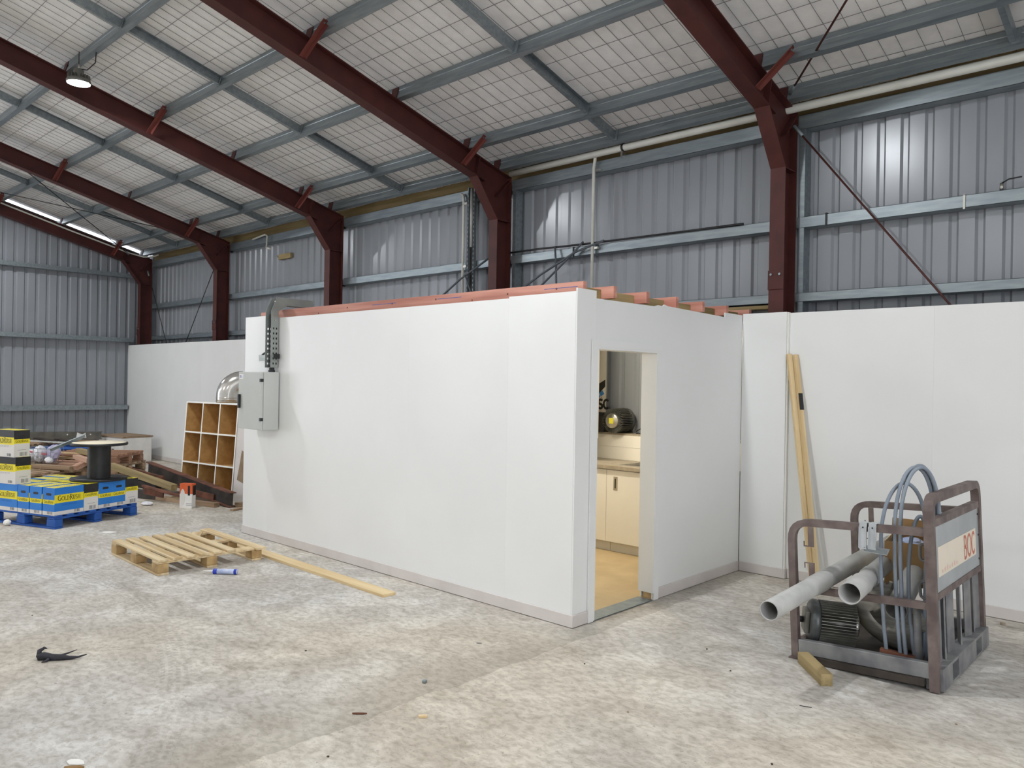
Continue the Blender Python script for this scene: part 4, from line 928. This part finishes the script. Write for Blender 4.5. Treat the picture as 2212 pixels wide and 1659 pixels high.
m.box(-2.8, SX0, 2.225, 2.858, .866, .902); m.box(SX1, -.15, 2.225, 2.858, .866, .902); m.box(SX0, SX1, 2.225, SY0, .866, .902); m.box(SX0, SX1, SY1, 2.858, .866, .902)
tag(m.build('worktop', 'worktop'), 'grey-brown laminate worktop in the kitchen seen through doorway', 'worktop')
sk = empty('kitchen_sink', (-1.03, 2.555, .9025)); tag(sk, 'stainless steel sink set into the kitchen worktop', 'sink')
m = MB(); a, b = .245, .19
m.box(-a, a, -b, -b+.012, 0, .003); m.box(-a, a, b-.012, b, 0, .003); m.box(-a, -a+.012, -b+.012, b-.012, 0, .003); m.box(a-.012, a, -b+.012, b-.012, 0, .003); m.build('rim', 'steel', sk)
m = MB(); a, b, c0 = .231, .176, .20
m.add([(-a, -b, 0), (a, -b, 0), (a, b, 0), (-a, b, 0), (-a*.9, -b*.88, -.16), (a*.9, -b*.88, -.16), (a*.9, b*.88, -.16), (-a*.9, b*.88, -.16)], [(0, 1, 5, 4), (1, 2, 6, 5), (2, 3, 7, 6), (3, 0, 4, 7), (4, 5, 6, 7)]); m.build('bowl', 'steel', sk)
MB().tube([(.15, .215, .005), (.15, .215, .20), (.15, .18, .25), (.15, .08, .25), (.15, .05, .22)], .011, 8).build('tap', 'steel', sk)
# finned LED lamp lying on the ledge (and its twin in the trolley)
def finned_lamp(label):
    r = empty('finned_lamp')
    MB().lathe([(0, .02), (.085, .02), (.085, .24), (0, .24)], 24).build('core', 'lamp_fin', r)
    m = MB(); nf = 44
    for k in range(nf):
        a = 2*PI*k/nf; c, s_ = math.cos(a), math.sin(a); px, py = -s_*.0022, c*.0022
        m.prism([(c*.08+px, s_*.08+py), (c*.138+px, s_*.138+py), (c*.138-px, s_*.138-py), (c*.08-px, s_*.08-py)], 'z', .02, .24)
    m.build('fins', 'lamp_fin', r)
    MB().lathe([(.0, -.005), (.045, -.005), (.05, .0), (.078, .0), (.083, .006), (.083, .02)], 28).build('front_ring', 'steel', r)
    m = MB(); m.box(-.030, .030, -.032, .032, -.010, -.0055); m.build('led_chip', 'phosphor', r, bevel=.006)
    MB().lathe([(.0, .24), (.13, .24), (.14, .255), (.14, .285), (.12, .30), (0, .30)], 28).build('rear_cap', 'lamp_cap', r)
    return r
fl = finned_lamp(''); fl.rotation_euler = (math.radians(90), 0, math.radians(212-180)); fl.location = (-1.635, 2.875, 1.337)
fl.rotation_euler = Vector((.04, -1, .0)).to_track_quat('-Z', 'Y').to_euler(); tag(fl, 'round finned LED lamp with yellow chip lying on kitchen ledge', 'lamp')
fl.location = (-1.665, 2.752, 1.336)
pipe('power_flex', 'black cord with plug trailing along the kitchen ledge', [(-1.45, 2.92, 1.22), (-1.40, 2.95, 1.26), (-1.30, 2.93, 1.25), (-1.25, 2.91, 1.206), (-1.30, 2.88, 1.204), (-1.42, 2.88, 1.204)], .005, 'black', 'cable', 6)
tag(MB().tube([(-1.27, 2.90, 1.225), (-1.20, 2.92, 1.225)], .026, 10).build('plug', 'black'), 'round black plug at right end of kitchen ledge', 'plug')
tb = empty('tool_case', (-1.93, 2.845, 1.1965)); tag(tb, 'dark tool case standing behind the finned lamp on ledge', 'case')
MB().box(-.13, .13, -.05, .05, 0, .20).build('body', 'dark_steel', tb, bevel=.01); MB().box(-.10, .12, -.06, .05, .2004, .225).build('lid', 'black', tb, bevel=.004); MB().box(-.06, -.02, -.054, -.0505, .08, .16).build('latch', 'galv_matt', tb)
# printed board standing on the ledge, beside a white board edge
wrp = empty('printed_board', (-2.125, 2.90, 1.1965), (0, 0, .15)); tag(wrp, 'printed white wrap board standing at left behind the doorway', 'board')
MB().box(-.30, .235, 0, .03, 0, 1.16).build('board', 'wrap', wrp)
m = MB()
m.add([(-.30, -.0006, .52), (.0, -.0006, .70), (.10, -.0006, .60), (.15, -.0006, .55), (.235, -.0006, .60), (.235, -.0006, .52), (.15, -.0006, .43), (.0, -.0006, .58), (-.3, -.0006, .42)], [(0, 1, 8), (1, 2, 7, 8), (2, 3, 6, 7), (3, 4, 5, 6)], 0)
for k in range(4): m.add([(.03+k*.05, -.0006, .30+k*.035), (.075+k*.05, -.0006, .33+k*.035), (.05+k*.05, -.0006, .37+k*.035), (.005+k*.05, -.0006, .34+k*.035)], [(0, 1, 2, 3)], 1)
for k in range(4): m.add([(.02+k*.055, -.0007, .46-.02*k), (.026+k*.055, -.0007, .46-.02*k), (.09+k*.04, -.0007, .40-.015*k), (.084+k*.04, -.0007, .40-.015*k)], [(0, 1, 2, 3)], 0)
centred(m, 'S', (.178, -.0006, .262), (1, 0, 0), (0, 0, 1), .11, 0, thick=.26, thin=.24); centred(m, 'C', (.250, -.0006, .262), (1, 0, 0), (0, 0, 1), .11, 0, width=.075, thick=.26, thin=.24)
m.build('print', ['ink', 'blue_print'], wrp)
tag(MB().box(-.55, .0, 0, .016, 0, 1.215).build('hanging_board', 'cabinet_white', None, (-1.632, 2.45, 1.155)), 'white board hanging at left inside the doorway', 'board')
bl = empty('batten_light', (-1.6, 1.65, 2.33)); tag(bl, 'warm batten light on the ceiling inside the small room', 'lamp')
MB().box(-.6, .6, -.04, .04, .02, .04).build('batten', 'paper', bl); MB().tube([(-.58, 0, 0), (.58, 0, 0)], .016, 10).build('tube', 'warm_tube', bl)

# ------------------------------------------------------------ gas bottle trolley at right
TR = empty('cage_trolley', (1.385, .585, 0), (0, math.radians(-3.0), math.radians(.5))); tag(TR, 'brown and grey steel cage trolley full of scrap', 'trolley')
TW, TD = .815, 1.14; q = .0225
def bend(p, r, n=6):
    """round the inner corners of a polyline"""
    out = [Vector(p[0])]
    for i in range(1, len(p)-1):
        a, b, c_ = Vector(p[i-1]), Vector(p[i]), Vector(p[i+1]); u = (a-b).normalized(); w_ = (c_-b).normalized()
        s_ = b+u*r; e = b+w_*r
        for k in range(n+1):
            t_ = k/n; out.append(s_*(1-t_)**2+b*2*t_*(1-t_)+e*t_*t_)
    out.append(Vector(p[-1])); return out
def hook(y, x, z, up, par):
    m = MB()
    if up: m.box(x-.012, x+.024, y-.003, y+.003, z-.12, z); m.box(x-.035, x+.024, y-.003, y+.003, z-.126, z-.12); m.box(x-.041, x-.035, y-.003, y+.003, z-.126, z-.092)
    else: m.box(x-.012, x+.024, y-.003, y+.003, z-.11, z+.02); m.box(x-.035, x+.024, y-.003, y+.003, z+.02, z+.026); m.box(x-.041, x-.035, y-.003, y+.003, z-.01, z+.026)
    m.build('hook', 'trolley_paint', par)
for y in (0, TD):
    hp = MB().tube(bend([(0, y, 0), (0, y, .875), (TW-.02, y, .875)], .12), q, square=True).build('side_hoop', 'trolley_paint', TR)
    MB().box(-.035, .045, y-.04, y+.04, .0, .008).build('foot_plate', 'trolley_paint', TR)
    MB().tube([(.024, y, .45), (TW-.02, y, .45)], q*.9, square=True).build('mid_rail', 'trolley_paint', TR)
    MB().box(.024, TW-.02, y-.0225, y+.0225, .035, .125).build('base_rail', 'trolley_galv', TR, bevel=.004)
    hook(y-.026 if y == 0 else y-.026, .125, .852, True, hp); hook(y-.026, .125, .60, False, hp)
MB().tube([(0, .02, .08), (0, TD-.02, .08)], q, square=True).build('base_beam', 'trolley_paint', TR)
MB().box(.03, TW-.03, .03, TD-.03, .05, .058).build('base_plate', 'rust_dark', TR)
MB().box(.10, TW-.05, -.045, .08, -.006, .033).build('skid', 'rust_dark', TR)
# end frame
ef = MB().tube(bend([(TW, 0, -.035), (TW, 0, 1.065), (TW, TD, 1.065), (TW, TD, -.035)], .10), .026, square=True).build('end_frame', 'trolley_paint', TR)
MB().tube([(TW, .03, .925), (TW, TD-.03, .925)], .022, square=True).build('cross_rail', 'trolley_paint', TR); MB().tube([(TW, .03, .495), (TW, TD-.03, .495)], .020, square=True).build('cross_rail', 'trolley_paint', TR)
pn = MB().box(TW+.010, TW+.014, .03, TD-.03, .515, .905).build('sign_panel', 'sign_panel', TR)
for z in (.56, .72, .86):
    for y in (.045, TD-.045): MB().tube([(TW+.013, y, z), (TW+.019, y, z)], .007, 8, sm=False).build('rivet', 'dark_steel', pn)
sg_ = MB().box(TW+.0142, TW+.0155, .10, TD-.12, .60, .775).build('sign_plate', 'sign_cream', TR)
m = MB(); centred(m, 'BOC', (TW+.0155, .845, .615), (0, 1, 0), (0, 0, 1), .145, 0, width=.30, thick=.17, thin=.14); m.build('lettering', 'sign_red', sg_)
m = MB()
for k in range(7): put_quads(m, [[(-.33+k*.055, .0), (-.30+k*.055, .0), (-.305+k*.055, .02+.01*(k % 3)), (-.335+k*.055, .02)]], (TW+.0155, .50, .615), (0, 1, 0), (0, 0, 1))
m.build('faded_print', 'sign_faded', sg_)
for k, y in enumerate((.11, .25, .40, .62, .83, .96, 1.06)):
    o = MB().box(-.004, .004, -.042, .042, 0, .385).build('slat', 'trolley_galv', TR, (TW-.01, y, .095), (0, 0, .45 if k % 2 else -.25), bevel=.001)
# base beam of the end frame with the two fork pockets
m = MB(); x0, x1 = TW-.05, TW+.045
P0, P1, P2, P3 = .20, .35, .79, .94; m.box(x0, x1, .0, P0, -.03, .095); m.box(x0, x1, P1, P2, -.03, .095); m.box(x0, x1, P3, TD, -.03, .095)
for a, b in ((P0, P1), (P2, P3)): m.box(x0, x1, a, b, .078, .095); m.box(x0, x1, a, b, -.03, -.018)
m.build('fork_pocket_beam', 'trolley_galv', TR, bevel=.002)
for y in (.5, 1.0): MB().box(.10, TW-.05, y-.05, y+.05, .0, .0495).build('fork_channel', 'rust_dark', TR)
for z, y in ((.72, .20), (.50, .18)):
    MB().tube(bend([(TW-.02, y, z+.05), (TW-.11, y, z+.05), (TW-.11, y, z-.05), (TW-.02, y, z-.05)], .025), .009, 8).build('grab_handle', 'trolley_galv', TR)
MB().tube([(TW-.10, .06, .06), (TW-.10, .06, .43)], .022, 12).build('inner_tube', 'trolley_galv', TR)
# pipes poking out of the trolley
def hollow(name, label, p0, p1, r, m_, sock=0.0, wall=.005):
    p0, p1 = Vector(p0), Vector(p1); d = (p1-p0); L_ = d.length; rot = d.to_track_quat('Z', 'Y').to_euler()
    pr = [(r-wall, L_), (r, L_), (r, .30 if sock else 0)]
    if sock: pr += [(r+sock, .26), (r+sock, 0)]
    pr += [(r+sock-wall, 0), (r+sock-wall, .22 if sock else .01), (r-wall, .26 if sock else .02), (r-wall, L_)]
    o = MB().lathe(pr, 36).build(name, m_, None, p0, rot); tag(o, label, 'pipe', 'pipes in the trolley'); return o, L_
o, L_ = hollow('plastic_pipe', 'long grey plastic pipe sticking furthest out of the trolley', (1.535, -.162, .483), (1.56, 1.843, .592), .0565, 'pvc_grey')
MB().lathe([(.0567, .58), (.0615, .60), (.0615, .76), (.0567, .78)], 36).build('coupling', 'pvc_grey', o)
o, L_ = hollow('plastic_pipe', 'grey plastic pipe with wide socket beside the longest one', (1.811, .302, .548), (1.756, 1.07, .584), .0575, 'pvc_grey', .007)
MB().lathe([(.0577, .40), (.062, .41), (.062, .47), (.0577, .48)], 36).build('coupling', 'pvc_grey', o)
hollow('plastic_pipe', 'short grey plastic pipe poking out beneath the middle rail', (1.935, .74, .39), (1.90, 1.40, .60), .066, 'pvc_grey')
o = finned_lamp(''); o.rotation_euler = Vector((.86, .52, -.06)).to_track_quat('-Z', 'Y').to_euler(); o.location = (1.665, .86, .205); tag(o, 'dark finned LED lamp lying on its side in the trolley', 'lamp')
MB().box(-.07, .07, -.07, .07, .3005, .33).build('driver_plate', 'lamp_fin', o, bevel=.004); MB().tube([(0, 0, .33), (0, 0, .37)], .02, 10).build('gland', 'black', o)
def torn(i, j):
    return (9 <= i <= 16 and 6 <= j <= 9) or (8 <= i <= 14 and j == 10) or (10 <= i <= 14 and j == 5)
o, ct = elbow('duct_elbow', 'dented spiral steel duct elbow with torn hole in the trolley', (1.725, 1.00, .465), .165, .20, (PI, 0, math.radians(6)), 'duct_metal', torn, seg=18, n=40, straight=.03, tail=.10)
m = MB(); m.add([(0, 0, 0), (.16, 0, .0), (.15, -.02, .14), (.06, -.03, .10)], [(0, 1, 2, 3)]); fl_ = m.build('torn_flap', 'duct_metal', o, (.16, .168, .16), (0, .5, 0)); sd_ = fl_.modifiers.new('s', 'SOLIDIFY'); sd_.thickness = .002
tag(bar('timber_offcut', (1.87, .66, .115), (2.10, .69, .10), .04, .10, 'rust'), 'red-brown timber offcut lying in the trolley before the elbow', 'timber')
# open carton
cb = empty('cardboard_carton', (1.87, 1.29, .455), (math.radians(3), 0, .12)); tag(cb, 'open brown cardboard carton wedged in the trolley', 'carton')
cw, cd_, chh = .15, .12, .285
MB().box(-cw, cw, -cd_, -cd_+.005, 0, chh).build('side', 'cardboard', cb); MB().box(-cw, cw, cd_-.005, cd_, 0, chh).build('side', 'cardboard_dark', cb)
MB().box(-cw, -cw+.005, -cd_+.0055, cd_-.0055, 0, chh).build('side', 'pine', cb); MB().box(cw-.005, cw, -cd_+.0055, cd_-.0055, 0, chh).build('side', 'cardboard_dark', cb); MB().box(-cw+.006, cw-.006, -cd_+.006, cd_-.006, 0, .005).build('bottom', 'cardboard_dark', cb)
o = MB().box(-cw, cw, 0, .11, 0, .004).build('flap', 'cardboard', cb, (0, cd_-.003, chh), (math.radians(75), 0, 0)); MB().box(0, .08, -cd_+.01, cd_-.01, 0, .004).build('flap', 'cardboard_dark', cb, (cw-.003, 0, chh), (0, math.radians(-80), 0))
m = MB(); put_quads(m, [[(0, k*.018), (.03, k*.018+.003), (.03, k*.018+.010), (0, k*.018+.007)] for k in range(5)], (.05, -cd_, .04), (1, 0, 0), (0, 0, 1)); m.build('print', 'ink', cb)
blob('blue_wrapper', 'crumpled blue and white wrapper inside the open carton', (1.87, 1.28, .69), .06, (1.3, 1, .6), 'cartridge_label', 9, 'wrapper')
# loops of grey hose
def loops(label, specs):
    root = empty('conduit_coil', (2.0, 1.1, 0)); tag(root, label, 'coil')
    for cx, cy, ztop, zbot, hw_, ang, lean in specs:
        pts = []
        for k in range(33):
            a = PI*k/32; zz = (ztop-.34)+.34*math.sin(a); xx_ = -hw_*math.cos(a)
            pts.append(Vector((cx+xx_*math.cos(ang)+lean*(zz-.6), cy+xx_*math.sin(ang), zz)))
        pl_, pr_ = pts[0], pts[-1]
        pre = [Vector((pl_.x+.05*(1-t_)**2, pl_.y, zbot+(pl_.z-zbot)*t_)) for t_ in (0, .25, .5, .75)]
        post = [Vector((pr_.x-.02*t_, pr_.y+.05*t_, pr_.z+(zbot-pr_.z)*t_)) for t_ in (.25, .5, .75, 1)]
        MB().tube([p-Vector((2.0, 1.1, 0)) for p in pre+pts+post], .0115, 10).build('hose_loop', 'hose_grey', root)
    return root
loops('grey flexible conduit coil standing up in tall loops in the trolley', [(2.018, .785, 1.27, .09, .135, .95, 0), (2.036, .805, 1.28, .09, .130, 1.0, 0), (2.050, .780, 1.272, .09, .132, .92, 0), (1.965, .765, 1.17, .09, .140, .75, 0), (2.06, .745, .98, .09, .06, .6, 0)])
# hanging straps on the near hoop
for k, hx in enumerate((1.80, 1.855)):
    sbk = empty('strap_bracket', (hx-.005, .585, .0)); tag(sbk, '%s of two galvanised strap brackets hung over the near hoop' % ('left' if k == 0 else 'right'), 'bracket', 'strap brackets on the trolley')
    zt_ = .905+(hx-1.385)*math.tan(math.radians(3)); MB().box(-.022, .022, -.03, .03, zt_, zt_+.003).build('top', 'strap_metal', sbk); MB().box(-.022, .022, -.033, -.030, zt_-.155, zt_+.003).build('front', 'strap_metal', sbk)
    MB().box(-.022, -.019, -.042, -.0332, zt_-.15, zt_-.02).build('rib', 'strap_metal', sbk); MB().box(.019, .022, -.042, -.0332, zt_-.15, zt_-.02).build('rib', 'strap_metal', sbk); MB().tube([(0, -.036, zt_-.025), (0, -.033, zt_-.025)], .005, 8, sm=False).build('bolt_hole', 'black', sbk)
o = MB().box(0, .13, 0, .07, 0, .004).build('metal_tray', 'strap_metal', None, (1.80, .56, .755), (.35, .05, .1)); tag(o, 'small bent galvanised tray resting on the long pipe', 'tray'); MB().box(0, .13, 0, .003, .0045, .03).build('lip', 'galv', o)
tag(bar('timber_offcut', (1.455, .52, .035), (1.715, .235, .035), .068, .07, 'treated'), 'short square yellow-brown timber offcut on floor by the trolley', 'timber')

# leaning timbers
tag(bar('leaning_timber', (.775, 2.36, .018), (.462, 2.512, 2.045), .045, .030, 'pine'), 'left of two pine battens leaning on the white lining step', 'timber', 'leaning battens')
o = bar('leaning_timber', (.825, 2.36, .016), (.512, 2.535, 2.040), .040, .030, 'pine'); tag(o, 'right of two pine battens leaning on the white lining step', 'timber', 'leaning battens')
MB().box(1.55, 1.70, -.022, .022, .0152, .0165).build('label_tape', 'black', o)

# ------------------------------------------------------------ things on the floor
cg = empty('sealant_cartridge', (-3.105, -1.035, .0245), (0, math.radians(90), math.radians(42))); tag(cg, 'blue and white sealant cartridge lying beside the bare pallet', 'cartridge')
MB().lathe([(0, -.10), (.0235, -.10), (.0240, .105), (.0235, .11), (0, .11)], 20).build('tube', 'cartridge_label', cg); MB().lathe([(.0242, -.10), (.0242, -.065)], 20).build('band', 'cartridge_blue', cg); MB().lathe([(.0242, .085), (.0244, .11)], 20).build('band', 'cartridge_blue', cg)
MB().lathe([(.011, -.10), (.006, -.19), (.003, -.20), (0, -.20)], 12).build('nozzle', 'carton_white', cg)
rg = empty('rag', (-1.83, -2.79, 0), (0, 0, .78)); tag(rg, 'twisted black rubber scrap lying on the bare floor', 'scrap')
MB().tube([(-.08, 0, .018), (-.05, .005, .022), (0, 0, .018), (.05, .005, .016), (.10, .01, .012), (.15, .02, .014), (.19, .045, .022)], [.022, .026, .022, .02, .013, .007, .003], 8).build('body', 'black_rubber', rg)
MB().tube([(-.075, 0, .02), (-.085, .02, .05), (-.06, .03, .065), (-.045, .03, .06)], [.018, .014, .008, .003], 7).build('curl', 'black_rubber', rg); MB().tube([(.02, .01, .02), (.06, .05, .022), (.10, .10, .03)], [.007, .006, .002], 6).build('strand', 'black_rubber', rg); MB().tube([(-.005, -.01, .015), (-.01, -.04, .010), (-.03, -.055, .006)], [.012, .008, .003], 6).build('strand', 'black_rubber', rg)
def chip(name, label, loc, sx, sy, sz, m_, rot=0.0, cat='debris'):
    rr = random.Random(label); m = MB(); n = 7
    P = [(sx*math.cos(2*PI*k/n)*rr.uniform(.7, 1.1), sy*math.sin(2*PI*k/n)*rr.uniform(.7, 1.1)) for k in range(n)]
    m.prism(P, 'z', 0, sz); o = m.build(name, m_, None, (loc[0], loc[1], .0005), (0, 0, rot), bevel=min(.002, sz*.3)); return tag(o, label, cat)
tag(MB().box(-.012, .012, -.012, .012, 0, .018).build('steel_nut', 'galv', None, (.034, -1.403, .0005), (0, 0, .4), bevel=.004), 'small grey steel nut on the open floor', 'nut')
tag(MB().box(-.022, .022, -.009, .009, 0, .012).build('wood_chip', 'pine', None, (.383, -1.714, .0005), (0, 0, .9), bevel=.001), 'small pale wood chip on the floor below the steel nut', 'wood chip')
chip('bark_sliver', 'dark curled sliver on the floor left of the wood chip', (.119, -1.925), .04, .008, .008, 'rust', .8)
chip('paper_scrap', 'white paper scrap on floor in front of cartons', (-5.727, -1.071), .10, .05, .004, 'paper', .7)
blob('paper_ball', 'crumpled white paper ball beside the blue pallet', (-6.88, -1.76, 0), .05, (1, .8, .7), 'paper', 12, 'paper')
chip('torn_card', 'torn pale card lying at bottom left of the floor', (-.347, -3.127), .05, .03, .006, 'paper', .4)
chip('torn_card', 'second torn pale card at bottom left edge of the floor', (-.30, -3.155), .045, .015, .010, 'cardboard', .9)
chip('grey_scrap', 'thin grey strip on floor near front of the room', (-.231, -.70), .02, .006, .003, 'pvc_dark', .7)
chip('stone_chip', 'small grey stone chip near the right skirting', (2.19, 2.395), .022, .018, .02, 'worktop', .2)
chip('steel_strip', 'thin dark metal strip on the floor below the trolley', (1.745, -.145), .04, .004, .003, 'dark_steel', .35)
fd = [(-2.9, -2.6, 'near the twisted black rubber scrap'), (-.9, -1.6, 'left of the steel nut'), (.5, -.5, 'in front of the room corner'), (1.1, -.9, 'on open floor left of the trolley'), (.9, .3, 'between doorway and trolley'),
      (1.9, -.9, 'on bare floor below the trolley'), (2.4, .2, 'right of the trolley front foot'), (.4, -2.3, 'at the bottom edge of the picture'), (1.2, .05, 'left of the short timber offcut')]
for k, (a, b, t_) in enumerate(fd):
    chip('grit_crumb', 'tiny dark crumb of grit '+t_, (a, b), .008, .006, .005, 'rust_dark' if k % 3 else 'old_timber', k, 'grit')['group'] = 'grit crumbs on the floor'
